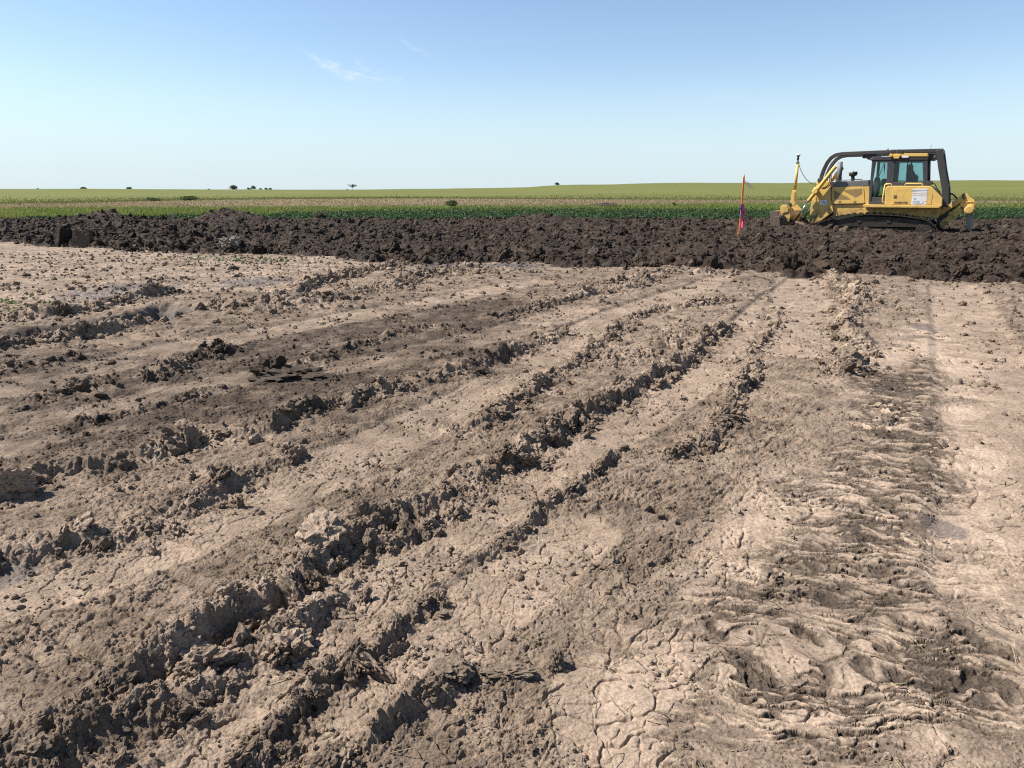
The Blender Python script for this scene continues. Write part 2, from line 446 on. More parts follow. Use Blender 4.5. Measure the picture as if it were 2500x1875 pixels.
def terrain(x, y, detail=True):
    """height, soil mask, base colour, roughness of the site at world points"""
    x = x.astype(np.float32); y = y.astype(np.float32)
    r = np.sqrt(x * x + y * y)
    sp = np.maximum(r * 0.0013, 0.002)
    fade = lambda wl: np.clip(wl / sp - 1.6, 0, 1)
    z = 0.028 * perlin(x / 3.7, y / 3.7, 1) + 0.009 * fbm(x / .9, y / .9, 3, 3)
    wx = x + 0.045 * fbm(x / .4, y / .4, 11, 3, sp=sp, wl=.4)
    wy = y + 0.045 * fbm(x / .4, y / .4, 12, 3, sp=sp, wl=.4)

    # masks
    slab = soft_poly(wx + .15 * perlin(x, y, 31), wy + .3 * perlin(x, y, 32), SLAB, .16, 0)
    tzone = soft_poly(wx + .15 * perlin(x, y, 36), wy + .3 * perlin(x, y, 37), TORN, .12, 0)
    pale = soft_poly(wx, wy + 1.2 * perlin(x / 2, y / 2, 33), PALE, .5, 0)
    brown = soft_poly(wx + .6 * perlin(x/1.5, y/1.5, 34), wy + .6 * perlin(x/1.5, y/1.5, 35), BROWN, .5, 0)

    ridge = np.zeros(x.shape, np.float32); rz = np.zeros(x.shape, np.float32)
    lane = np.zeros(x.shape, np.float32); rut = np.zeros(x.shape, np.float32)
    for (_, w, dep), L in zip(LANES, LANE_L):
        i, d, sd_, s, tot = polydist(x * .7 + wx * .3, y * .7 + wy * .3, L, w * 1.6)
        k = 1 - sstep(w * .85, w * 1.12, d)
        lane[i] = np.maximum(lane[i], k)
        z[i] -= dep * k
    for q, ((_, h, w, lump), L) in enumerate(zip(RIDGES, LINES)):
        w = w * .58
        i, d, sd_, s, tot = polydist(wx, wy, L, w * 3.2)
        ends = sstep(-.2, .35, s) * sstep(-.2, .35, tot - s)
        env = np.clip(0.80 + 0.65 * perlin(s / .55, s * 0 + q * 7.3, 77), .30, 1.25)
        dd = d * np.where(sd_ > 0, 0.8, 1.75)
        prof = np.exp(-(dd / w) ** 2 * 1.6)
        rz[i] = np.maximum(rz[i], 0.80 * h * env * ends * prof)
        ridge[i] = np.maximum(ridge[i], ends * np.exp(-(d / (w * 1.5)) ** 2) * (0.4 + .6 * np.clip(env, 0, 1)) * lump)
    ridge = np.clip(ridge, 0, 1.2)
    i, d, sd_, s, tot = polydist(wx, wy, RUT_L, RUT[1] * 2)
    k = (1 - sstep(RUT[1] * .55, RUT[1] * 1.0, d)) * sstep(0, .6, tot - s)
    rut[i] = k; z -= RUT[2] * rut
    lane = lane * (1 - np.clip(ridge * 1.5, 0, 1))

    # lumps
    big = bumps(wx, wy, .20, 51, .8)
    mid = bumps(wx, wy, .090, 52, .85) * fade(.08)
    sml = bumps(wx + .02, wy, .040, 53, .85) * fade(.04)
    tiny = bumps(x, y, .018, 54, .8) * fade(.018)
    rc = np.clip(ridge, 0, 1)
    rough = (1 - .75 * lane) * (1 - .85 * slab)
    patch = sstep(-.25, .45, fbm(x / .7, y / .7, 40, 3)) * rough
    crumb = sstep(-.15, .45, fbm(x / .28, y / .28, 41, 4, .6, sp=sp, wl=.28)) * rough
    z = z + rz
    z += ridge * (.22 * big + .50 * mid + .75 * sml + .9 * tiny)
    z += (1 - rc) * (.07 * patch * mid + .26 * crumb * sml + .60 * (.3 + crumb) * tiny * (1 - .72 * lane) * (1 - .8 * slab))
    z += pale * (.5 * mid + .9 * sml) * sstep(-.2, .3, fbm(x / 1.2, y / .5, 44, 3))
    rg = fbm(wx / .11, wy / .11, 60, 5, .68, sp=sp, wl=.11)
    z += rg * .0065 * (.12 + .88 * rough) + rc * (.018 * rg - .03 * np.abs(fbm(wx / .10, wy / .10, 61, 4, .6, sp=sp, wl=.10)))
    # flaky crust broken into ledges, drawn out along the direction of travel
    ax = math.radians(38)
    u, v = wx * math.cos(ax) + wy * math.sin(ax), -wx * math.sin(ax) + wy * math.cos(ax)
    for wl, st_, sd0, amt in ((.34, .008, 62, 1.0), (.13, .0065, 66, 1.0)):
        f = fbm(u / wl, v / (wl * .45), sd0, 4, .55, sp=sp, wl=wl * .45) * 2.2
        fl = np.floor(f); fr = f - fl
        led = fl + sstep(.0, .16, fr) - .35 * fr
        z += rough * st_ * led * amt * fade(wl * .35) * (.45 + .55 * patch)

    # short ragged hairline tears all over the flat parts
    def crease(p, q_, la, lb, sd0, wid):
        w_ = np.maximum(wid, 1.15 * sp / lb)
        c_ = 1 - sstep(w_ * .3, w_, np.abs(perlin(p / la, q_ / lb, sd0) + .40 * perlin(p / (la * .4), q_ / (lb * .5), sd0 + 1)))
        return c_ * np.clip(2.0 - w_ / .22, 0, 1)
    q1 = (y + .03 * fbm(x / .12, y / .12, 220, 3, sp=sp, wl=.12))
    ha = sstep(-.15, .25, fbm(x / .38, y / .30, 221, 3)); hb = sstep(-.15, .25, fbm(x / .3, y / .25, 222, 3))
    flat = (1 - rc) * (1 - .92 * slab) * (1 - .5 * lane)
    hair = np.maximum(.013 * crease(x + .25 * y, q1, .16, .075, 223, .10) * ha, .009 * crease(x - .2 * y, q1, .085, .040, 225, .12) * hb)
    z -= flat * hair

    # bar prints of the tracks
    for a, b in BARS:
        L = np.array([G(*a), G(*b)])
        i, d, sd_, s, tot = polydist(wx * .4 + x * .6, wy * .4 + y * .6, L, .14)
        en = sstep(-.01, .05, s) * sstep(-.01, .05, tot - s) * np.clip(.75 + .8 * perlin(s / .1, s * 0 + a[0], 78), 0, 1)
        z[i] -= en * (.030 * np.exp(-(d / .020) ** 2) - .010 * np.exp(-((d - .045) / .02) ** 2))
    for (p, w, dep) in PRINTS:
        gx, gy = G(*p)
        d = np.sqrt((wx - gx) ** 2 + ((wy - gy) * 1.5) ** 2)
        z -= dep * (1 - sstep(w * .5, w, d))

    # cracked slab with torn crescents
    ct, st = math.cos(TEAR_AN), math.sin(TEAR_AN)
    ta, tb = x * ct + y * st, -x * st + y * ct
    tb = tb + .10 * fbm(ta / .5, tb / .35, 70, 3) + .012 * fbm(x / .06, y / .06, 71, 2, sp=sp, wl=.06)
    tn = fbm(ta / .6, tb / .40, 72, 3) + .25 * perlin(ta / 1.3, tb / 1.1, 78)
    torn = slab * np.maximum(tzone * sstep(-.42, -.08, tn), .85 * sstep(.12, .4, tn))
    saw = np.zeros(x.shape, np.float32)
    for cell, amp, sd0 in ((.085, .032, 80), (.042, .019, 81)):
        ph = tb / cell + .9 * fbm(ta / (cell * 3.5), tb / (cell * 2.4), sd0, 2)
        fr = ph - np.floor(ph)
        row = np.floor(ph)
        pr = perlin(ta / (cell * 4.5) + row * 5.37, row * 2.71 + .5, sd0 + 5) + .15
        pres = sstep(-.1, .18, pr)
        f0 = .22 + .34 * np.clip(pr, 0, .7)
        # going away from the viewer: rough floor sinks, then a torn wall up to the smooth plate
        prof = np.where(fr < f0, -(fr / f0) ** .7, -1 + sstep(0, .07, fr - f0))
        saw = np.minimum(saw, amp * prof * pres * fade(cell * .45))
    # lens shaped tears: creases of stretched noise, in three sizes
    tb2 = tb + .014 * fbm(ta / .10, tb / .05, 206, 3, sp=sp, wl=.05)
    dpat = sstep(-.35, .15, fbm(ta / .5, tb / .28, 203, 3))
    dp2 = sstep(-.05, .30, fbm(ta / .45, tb / .14, 207, 3))
    zone = slab * np.maximum(tzone, .55 * sstep(-.1, .25, tn))
    pit = np.zeros(x.shape, np.float32); lipc = pit.copy()
    for la, lb, sd0, wd, am, pr in ((.55, .095, 208, .09, .030, sstep(.1, .6, dp2)),
                                    (.32, .058, 210, .09, .021, sstep(-.5, -.1, fbm(ta / .35, tb / .2, 215, 2))),
                                    (.15, .028, 212, .11, .013, sstep(-.15, .2, fbm(ta / .4, tb / .22, 217, 3)))):
        w_ = np.maximum(wd, 1.15 * sp / lb)
        n_ = perlin(ta / la, tb2 / lb, sd0) + .40 * perlin(ta / (la * .4), tb2 / (lb * .5), sd0 + 1)
        ok = np.clip(2.0 - w_ / .22, 0, 1) * pr
        inner = sstep(-w_ * 4.5, -w_ * 2.5, n_) * (1 - sstep(w_ * .3, w_, n_))     # torn floor on one side of the crease
        pit = np.maximum(pit, am * ok * np.maximum(1 - sstep(w_ * .3, w_, np.abs(n_)), .45 * inner))
        lipc = np.maximum(lipc, np.clip(2.0 - w_ / .45, 0, 1) * pr * np.maximum(1 - sstep(w_ * .6, w_ * 1.3, np.abs(n_)), .80 * inner))
    lipc *= zone
    pit *= zone
    saw *= .30
    z += torn * saw
    z -= pit
    ruf = zone * dp2 * sstep(.0, .35, perlin(ta / .2, tb / .04, 214))
    z += np.maximum(ruf, .8 * lipc) * (.2 * sml + .5 * tiny + .004 * fbm(x / .035, y / .035, 205, 3, .6, sp=sp, wl=.035))
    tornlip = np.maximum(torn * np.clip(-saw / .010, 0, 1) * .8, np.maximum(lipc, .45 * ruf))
    # mud cracks: fine polygons
    cw = .010 * fbm(x / .05, y / .05, 90, 2, sp=sp, wl=.05)
    c1 = cracks(ta + cw + .03 * perlin(x / .2, y / .2, 91), (tb + cw) * 1.35, .17, 92)
    c2 = cracks(ta + cw, tb * 1.2 + cw, .075, 93)
    hard = np.clip(slab * (1 - torn) + .7 * lane + .35 * (1 - np.clip(ridge * 2, 0, 1)), 0, 1) * (1 - rut)
    cwid = np.maximum(.0038, sp * .55)
    on = sstep(-.35, .1, fbm(x / .6, y / .6, 94, 2))
    k1 = np.exp(-(c1 / cwid) ** 2) * on * np.clip(2.2 - r * .13, .2, 1)
    k2 = np.exp(-(c2 / (cwid * .7)) ** 2) * sstep(-.1, .3, fbm(x / .4, y / .4, 95, 2)) * np.clip(1.7 - r * .15, 0, 1)
    z -= hard * (.017 * k1 + .008 * k2)
    # scrape marks along the lane of the slab
    sa = math.radians(70)
    sv = -x * math.sin(sa) + y * math.cos(sa)
    su = x * math.cos(sa) + y * math.sin(sa)
    z += slab * (1 - torn) * .0016 * fbm(sv / .035, su / 1.2, 96, 2, sp=sp, wl=.035)

    # topsoil spread over the far part
    ed = y - edge_y(x)
    e2 = ed + .55 * fbm(x / 1.3, y / 1.3, 100, 3) + .18 * fbm(x / .3, y / .3, 101, 2)
    soil = sstep(-.02, .22, e2)
    far = sstep(FAR_EDGE_Y - 2, FAR_EDGE_Y + 1.0, y + .7 * perlin(x / 2, y / 2, 102))
    if soil.max() > 0:
        m = np.nonzero(soil > 0)[0]
        X, Y = x[m], y[m]
        s_ = sp[m]
        fd = lambda wl: np.clip(wl / s_ - 1.6, 0, 1)
        prof = .10 + .20 * sstep(0, 2.2, e2[m]) + .06 * fbm(X / 3, Y / 3, 103, 2)
        for (c, h, w) in MOUNDS:
            prof += h * np.exp(-(((X - c[0]) ** 2 + (Y - c[1]) ** 2) / (w * w)) * 1.3)
        for (c, h, w) in HOLES:
            prof -= h * np.exp(-(((X - c[0]) ** 2 + (Y - c[1]) ** 2) / (w * w)) * 1.6)
        X2 = X + .12 * fbm(X / .35, Y / .35, 104, 3); Y2 = Y + .12 * fbm(X / .35, Y / .35, 105, 3)
        lum = .30 * bumps(X2, Y2, .62, 106, .7) + .45 * bumps(X2, Y2, .30, 107, .85) + .70 * bumps(X2, Y2, .15, 108, .85) * fd(.12) + .6 * bumps(X2, Y2, .07, 109, .8) * fd(.06)
        lum *= .75 + .5 * perlin(X / 2.1, Y / 2.1, 112)
        lum += .03 * fbm(X / .2, Y / .2, 110, 4, .6, sp=s_, wl=.2)
        fm = 1 - .85 * far[m]
        z[m] = z[m] * (1 - soil[m]) + soil[m] * (prof * (1 - .55 * far[m]) + lum * fm)

    # colours: dry crust, moist soil, wet smear, topsoil
    n1 = fbm(x / 1.4, y / 1.1, 120, 4)
    n2 = fbm(x / .25, y / .25, 121, 3, sp=sp, wl=.25)
    dry = .44 + .16 * n1 + .24 * n2 * (1 - .7 * slab) + .32 * slab * (1 - .4 * torn) + .30 * pale * sstep(-.3, .3, fbm(x / 1.5, y / .4, 122, 3)) - .34 * brown + .14 * lane + .10 * sstep(8, 2, r) + .10 * sstep(-.5, 1.5, x - .1 * y) * sstep(16, 10, y)
    dry += .12 * rc + .35 * rc * sstep(.0, .4, fbm(x / .35, y / .35, 123, 3)) - .18 * rc * sstep(.1, .5, fbm(x / .5, y / .5, 124, 2))
    dry -= .16 * crumb * (1 - pale)
    dry = np.clip(dry, 0, 1)
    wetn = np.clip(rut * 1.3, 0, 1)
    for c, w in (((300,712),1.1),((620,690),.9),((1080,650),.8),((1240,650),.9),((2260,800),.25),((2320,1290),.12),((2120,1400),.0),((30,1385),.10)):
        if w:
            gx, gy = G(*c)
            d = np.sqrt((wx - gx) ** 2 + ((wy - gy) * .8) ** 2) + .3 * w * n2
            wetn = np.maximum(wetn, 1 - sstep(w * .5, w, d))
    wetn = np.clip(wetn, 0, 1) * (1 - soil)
    c_dry = np.array((.300, .226, .168), np.float32); c_mid = np.array((.185, .137, .099), np.float32); c_moist = np.array((.058, .041, .029), np.float32)
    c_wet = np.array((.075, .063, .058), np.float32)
    t = dry[:, None]
    col = np.where(t > .5, c_mid + (c_dry - c_mid) * (t - .5) * 2, c_moist + (c_mid - c_moist) * t * 2)
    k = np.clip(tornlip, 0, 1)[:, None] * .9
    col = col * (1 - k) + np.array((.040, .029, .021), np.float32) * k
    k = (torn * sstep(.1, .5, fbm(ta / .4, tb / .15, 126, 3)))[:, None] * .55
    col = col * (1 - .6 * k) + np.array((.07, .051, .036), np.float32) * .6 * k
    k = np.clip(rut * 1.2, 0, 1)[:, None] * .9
    col = col * (1 - k) + np.array((.036, .029, .026), np.float32) * k  # wet rut; the shade on its bank wall is darkened into this colour too
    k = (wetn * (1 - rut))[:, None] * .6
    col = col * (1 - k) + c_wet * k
    rgh = .93 - .48 * wetn
    dk = .75 + .5 * sstep(-.5, .6, fbm(x / .8, y / .8, 127, 4))
    c_soil = np.array((.036, .0245, .0172), np.float32) * dk[:, None]
    pl = sstep(.42, .62, fbm(x / .45, y / .3, 128, 3))[:, None] * .5
    c_soil = c_soil * (1 - pl) + np.array((.075, .056, .040), np.float32) * pl
    s1 = sstep(-.14, .02, e2)[:, None]
    col = col * (1 - s1) + c_soil * s1
    grit = np.clip(1 - .80 * slab * (1 - tornlip) - .35 * lane, .12, 1)
    return z, soil, far, col, rgh, grit

# polar sheet, finer towards the camera; full circle so that nothing ends in the open
def polar(r0, r1, k, a_fine, da, da_coarse):
    rs = [r0]
    while rs[-1] < r1: rs.append(rs[-1] * (1 + k))
    an = np.arange(-a_fine, a_fine + da / 2, da)
    rest = np.arange(a_fine + da_coarse, 2 * math.pi - a_fine - da_coarse / 2, da_coarse)
    an = np.concatenate([an, rest])
    return np.array(rs, np.float64), an

def grid_faces(nr, na, wrap=True):
    i = np.arange(nr - 1)[:, None] * na
    j = np.arange(na if wrap else na - 1)[None, :]
    j2 = (j + 1) % na
    return np.stack([i + j, i + j2, i + na + j2, i + na + j], -1).reshape(-1, 4).astype(np.int32)

def sub_mesh(name, V, F, sel, attrs, mat):
    f = F[sel]
    used = np.zeros(len(V), bool); used[f.ravel()] = True
    re = np.cumsum(used) - 1
    o = mesh_np(name, V[used], re[f].astype(np.int32), mat)
    for k, v in attrs.items():
        if v.ndim == 2: color_attr(o, k, v[used])
        else: float_attr(o, k, v[used])
    return o

MUD = soil_mat('mud', grain=55, bump=.016, tint=.24)
TOPSOIL = soil_mat('topsoil', grain=28, bump=.03, tint=.32)
rs, an = polar(1.25, 44.0, K_R, math.radians(43), K_A, math.radians(2.0))
R, A = np.meshgrid(rs, an, indexing='ij')
gx, gy = (R * np.sin(A)).ravel(), (R * np.cos(A)).ravel()
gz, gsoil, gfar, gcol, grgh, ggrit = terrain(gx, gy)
V = np.stack([gx, gy, gz], 1)
F = grid_faces(len(rs), len(an))
fs = gsoil[F].mean(1) > .5
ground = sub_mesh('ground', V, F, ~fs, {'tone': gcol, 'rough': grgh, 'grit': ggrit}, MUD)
tag(ground, 'tan churned clay ground with track ridges, bar prints and drying cracks', 'ground', kind='structure')
spread = sub_mesh('topsoil', V, F, fs, {'tone': gcol, 'grit': np.ones(len(V), np.float32)}, TOPSOIL)
tag(spread, 'band of dark brown loose topsoil spread across the far side of the site', 'topsoil', kind='structure')
# the small disc under the camera
rs2 = np.array([.02, .3, .6, .9, 1.25]); an2 = an[::12]
R, A = np.meshgrid(rs2, an2, indexing='ij')
x2, y2 = (R * np.sin(A)).ravel(), (R * np.cos(A)).ravel()
z2, _, _, c2_, r2_, _ = terrain(x2, y2)
near = mesh_np('ground_underfoot', np.stack([x2, y2, z2 - .004 * (np.hypot(x2, y2) > 1.2)], 1), grid_faces(len(rs2), len(an2)), MUD)
color_attr(near, 'tone', c2_); float_attr(near, 'rough', r2_); float_attr(near, 'grit', np.full(len(x2), .6))
tag(near, 'tan clay ground right under the viewer', 'ground', kind='structure')

# ------------------------------------------------------------------ loose clods and crumbs (uncountable)
import bmesh
from mathutils import noise as mnoise
rng = np.random.default_rng(7)

def clod_proto(sub, seed):
    bm = bmesh.new()
    bmesh.ops.create_icosphere(bm, subdivisions=sub, radius=1.0)
    off = Vector((seed * 3.7, seed * 1.9, seed * 5.3))
    sx, sy, sz = 1 + .3 * math.sin(seed * 2.1), 1 + .3 * math.cos(seed * 3.3), .72 + .15 * math.sin(seed)
    for v in bm.verts:
        p = v.co.copy()
        d = 1 + .45 * mnoise.noise(p * 1.2 + off) + .38 * mnoise.noise(p * 2.6 + off)
        if sub >= 2: d += .30 * mnoise.noise(p * 5.0 + off)
        if sub >= 3: d += .20 * mnoise.noise(p * 10 + off) - .22 * abs(mnoise.noise(p * 6 - off))
        if sub >= 4: d += .12 * mnoise.noise(p * 21 + off)
        v.co = Vector((p.x * sx, p.y * sy, p.z * sz)) * d
    bm.verts.ensure_lookup_table()
    V = np.array([v.co[:] for v in bm.verts], np.float32)
    F = np.array([[v.index for v in f.verts] for f in bm.faces], np.int32)
    bm.free()
    return V, F

PROTO = {s: [clod_proto(s, k + 1) for k in range(n)] for s, n in ((1, 16), (2, 16), (3, 12), (4, 12), (5, 8))}

def rot_mats(n):
    q = rng.normal(size=(n, 4)); q /= np.linalg.norm(q, axis=1)[:, None]
    w, x, y, z = q.T
    return np.stack([np.stack([1 - 2 * (y * y + z * z), 2 * (x * y - z * w), 2 * (x * z + y * w)], -1),
                     np.stack([2 * (x * y + z * w), 1 - 2 * (x * x + z * z), 2 * (y * z - x * w)], -1),
                     np.stack([2 * (x * z - y * w), 2 * (y * z + x * w), 1 - 2 * (x * x + y * y)], -1)], 1).astype(np.float32)

def scatter(name, pos, size, col, mat, label):
    dist = np.linalg.norm(pos[:, :2], axis=1)
    px = size * 2 / (dist * 0.00122)
    lod = np.where(px < 4, 1, np.where(px < 10, 2, np.where(px < 22, 3, np.where(px < 50, 4, 5))))
    pick = rng.integers(0, 1000, len(pos))
    R = rot_mats(len(pos))
    sq = rng.uniform(.7, 1.25, (len(pos), 3)).astype(np.float32)
    Vs, Fs, Cs = [], [], []; base = 0
    for l in PROTO:
        for k, (PV, PF) in enumerate(PROTO[l]):
            m = np.nonzero((lod == l) & (pick % len(PROTO[l]) == k))[0]
            if not len(m): continue
            vv = np.einsum('nij,nvj->nvi', R[m], PV[None] * sq[m][:, None, :]) * size[m][:, None, None] + pos[m][:, None, :]
            Vs.append(vv.reshape(-1, 3))
            Fs.append((PF[None] + (np.arange(len(m)) * len(PV))[:, None, None] + base).reshape(-1, 3))
            Cs.append(np.repeat(col[m], len(PV), 0))
            base += len(m) * len(PV)
    o = mesh_np(name, np.concatenate(Vs), np.concatenate(Fs), mat, smooth=False)
    color_attr(o, 'tone', np.concatenate(Cs))
    float_attr(o, 'rough', np.full(base, .95)); float_attr(o, 'grit', np.ones(base))
    return tag(o, label, 'clods', kind='stuff')

xs, ys, ss = [], [], []
def put(x, y, s): xs.append(x); ys.append(y); ss.append(s)
for (_, h, w, lump), L in zip(RIDGES, LINES):
    seg = np.linalg.norm(np.diff(L, axis=0), axis=1); cum = np.concatenate([[0], np.cumsum(seg)])
    n = int(cum[-1] * 260 * lump * (h / .1))
    t = rng.uniform(0, cum[-1], n)
    keep = perlin((t / .5).astype(np.float32), np.full(n, h * 91 + w, np.float32), 5) + rng.normal(0, .3, n) > -.1
    t = t[keep]; n = len(t)
    x = np.interp(t, cum, L[:, 0]); y = np.interp(t, cum, L[:, 1])
    tx = np.interp(t + .05, cum, L[:, 0]) - x; ty = np.interp(t + .05, cum, L[:, 1]) - y
    ln = np.hypot(tx, ty) + 1e-6
    o = rng.normal(.12, .42, n) * w
    put(x + ty / ln * o, y - tx / ln * o, np.minimum(.0080 * rng.uniform(0.012, 1, n) ** -.58, h * .55) * rng.uniform(.7, 1.2, n))
# crumbs everywhere, evenly over what the eye resolves
n = 46000
r = np.exp(rng.uniform(math.log(1.35), math.log(24), n)); a = rng.uniform(-.74, .74, n)
x, y = r * np.sin(a), r * np.cos(a)
cl = fbm((x / .45).astype(np.float32), (y / .45).astype(np.float32), 201, 3) + rng.normal(0, .22, n)
sl = in_poly(x, y, SLAB)
keep = (cl > np.where(sl, .42, np.where(in_poly(x, y, PALE), -.25, .10))) & (y < edge_y(x) + .3)
x, y, r = x[keep], y[keep], r[keep]
put(x, y, np.minimum(np.maximum(.0042, r * .0011) * rng.uniform(.04, 1, len(x)) ** -.45, .045))
x = np.concatenate(xs); y = np.concatenate(ys); s = np.concatenate(ss).astype(np.float32)
k = (np.hypot(x, y) > 1.3) & (y < edge_y(x) + .6)
x, y, s = x[k], y[k], s[k]
z, so, fa, col, _, _ = terrain(x, y)
col = col * rng.uniform(.70, 1.15, (len(x), 1)).astype(np.float32)
scatter('mud_clods', np.stack([x, y, z + s * rng.uniform(-.1, .45, len(x))], 1).astype(np.float32), s, col.astype(np.float32), MUD,
        'crumbs and clods of drying clay scattered along the track ridges')

n = 85000
x = rng.uniform(-34, 34, n); f = rng.uniform(0, 1, n) ** 1.5
y = edge_y(x) - np.minimum(rng.exponential(.22, n), 1.2) * (rng.uniform(0, 1, n) < .3) + f * (FAR_EDGE_Y + 1 - edge_y(x))
s = np.minimum(.022 * rng.uniform(.004, 1, n) ** -.42, .17) * rng.uniform(.7, 1.1, n)
keep = np.abs(np.arctan2(x, y)) < .76
x, y, s = x[keep], y[keep], s[keep]
z, so, fa, col, _, _ = terrain(x, y)
cs = np.array((.038, .0258, .018)) * rng.uniform(.6, 1.35, (len(x), 1))
lt = rng.uniform(0, 1, len(x)) < .07
cs[lt] = np.array((.075, .056, .04)) * rng.uniform(.7, 1.2, (lt.sum(), 1))
scatter('soil_clods', np.stack([x, y, z + s * rng.uniform(-.1, .4, len(x))], 1).astype(np.float32), s.astype(np.float32), cs.astype(np.float32), TOPSOIL,
        'dark brown clods of freshly dumped topsoil lying all over the spread band')

# ------------------------------------------------------------------ fields beyond the site
def table(pts, f):
    a = [(ray(px, py).x / ray(px, py).y, f(px, py)) for px, py in pts]
    return np.array([q[0] for q in a]), np.array([q[1] for q in a])
CREST_D = 600.0
T_CREST = table([(-900,463),(-400,462),(0,461),(200,460.5),(400,461.5),(700,462.5),(900,463),(1000,461),(1150,459),(1290,457),(1330,454),(1370,451.5),(1420,450),(1500,449.5),(1560,447.5),(1640,446),(1800,446.5),(1900,446.6),(2050,444),(2150,440.5),(2300,440),(2500,440),(2900,441),(3400,444)],
                lambda px, py: AT(px, py, CREST_D).z)
T_D = table([(-900,506),(-400,503),(0,499),(200,496),(400,490),(700,486),(1000,484),(1250,485.5),(1500,487),(1900,489),(2150,489),(2500,491),(2900,492),(3400,494)], lambda px, py: G(px, py)[1])
T_C = table([(-900,513),(-400,510),(0,508),(300,505),(700,505),(1000,502),(1300,500.5),(1500,498.5),(1700,496.5),(1900,495.5),(2150,494),(2500,496),(3400,500)], lambda px, py: G(px, py)[1])
T_E = table([(-900,526),(-400,525),(0,523),(600,518),(700,513),(900,507.5),(1100,504),(1250,503),(1500,503),(1900,503.5),(2200,502),(2500,500),(3400,500)], lambda px, py: G(px, py, .52)[1])
def lut(T, u): return np.interp(u, T[0], T[1])

def far_z(x, y):
    u = np.clip(x / np.maximum(y, 1), -1.2, 1.2)
    u = np.where(y < 1, 0, u)
    D, zc = lut(T_D, u), lut(T_CREST, u)
    t = np.clip((y - D) / (CREST_D - D), 0, 1)
    z = zc * t ** 1.15
    z = np.where(y > CREST_D, zc * np.clip(1 - (y - CREST_D) / 700, 0, 1) , z)
    return z.astype(np.float32)

rs, an = polar(36.0, 4200.0, .011, math.radians(44), .0028, math.radians(3))
R, A = np.meshgrid(rs, an, indexing='ij')
fx, fy = (R * np.sin(A)).ravel(), (R * np.cos(A)).ravel()
fz = far_z(fx, fy)
f32 = lambda q: q.astype(np.float32)
wob = perlin(f32(fx / 9), f32(fy / 9), 301)
u = np.where(fy > 1, fx / np.maximum(fy, 1), 2.0)
D, C, E = lut(T_D, u), lut(T_C, u), lut(T_E, u)
fz += .05 * wob * (fy < 200) - .06 + .25 * perlin(f32(fx / 45), f32(fy / 45), 302) * sstep(120, 260, fy)
V = np.stack([fx, fy, fz], 1)
F = grid_faces(len(rs), len(an))
yc, xc = fy[F].mean(1), fx[F].mean(1)
zone = np.where(yc > D[F].mean(1), 3, np.where(yc > C[F].mean(1), 2, np.where(yc > E[F].mean(1), 1, 0)))
zone = np.where(yc < 5, 0, zone)

def field_mat(name, c0, c1, c2, scx, scy, fine, bump=.15, dist=.3):
    m, n, b = new_mat(name)
    geo = n.nodes.new('ShaderNodeNewGeometry')
    mp = n.nodes.new('ShaderNodeMapping'); mp.inputs['Scale'].default_value = (scx, scy, 0)
    n.links.new(geo.outputs['Position'], mp.inputs[0])
    t1 = noise_node(n, 1.0, 6, .65, mp.outputs[0])
    mp2 = n.nodes.new('ShaderNodeMapping'); mp2.inputs['Scale'].default_value = (fine, fine * .35, 0)
    n.links.new(geo.outputs['Position'], mp2.inputs[0])
    t2 = noise_node(n, 1.0, 5, .75, mp2.outputs[0])
    r = ramp(n, t1.outputs[0], [(.32, c0), (.5, c1), (.68, c2)])
    r2 = ramp(n, t2.outputs[0], [(.3, (.70, .70, .70)), (.7, (1.28, 1.28, 1.25))])
    c = mixc(n, r.outputs[0], r2.outputs[0], 1.0, 'MULTIPLY')
    n.links.new(c, b.inputs['Base Color'])
    b.inputs['Roughness'].default_value = .95
    b.inputs['Specular IOR Level'].default_value = .1
    bp = n.nodes.new('ShaderNodeBump'); bp.inputs['Strength'].default_value = bump; bp.inputs['Distance'].default_value = dist
    n.links.new(t2.outputs[0], bp.inputs['Height'])
    n.links.new(bp.outputs[0], b.inputs['Normal'])
    return m
M_WHEAT = field_mat('green_grain', (.088, .097, .025), (.102, .109, .031), (.120, .121, .040), .012, .05, 1.6)
M_STUB = field_mat('stubble', (.120, .095, .052), (.165, .130, .076), (.195, .160, .100), .03, .22, 2.5)
M_VERGE = field_mat('verge_soil', (.06, .085, .018), (.08, .105, .022), (.105, .125, .032), .2, .4, 4.0)
M_CROPS = field_mat('crop_soil', (.02, .022, .012), (.028, .03, .016), (.035, .034, .02), .5, .5, 4.0)
for k, nm, mt in ((0, 'field', M_CROPS), (1, 'grass_verge', M_VERGE), (2, 'stubble_field', M_STUB), (3, 'hill', M_WHEAT)):
    tag(sub_mesh(nm, V, F, zone == k, {}, mt), {0: 'dark field strip that carries the low green crop', 1: 'bright green grassy verge beyond the dark crop', 2: 'tan strip of stubble field', 3: 'long gentle rise of pale green grain up to the horizon'}[k], nm.replace('_', ' '), kind='structure')

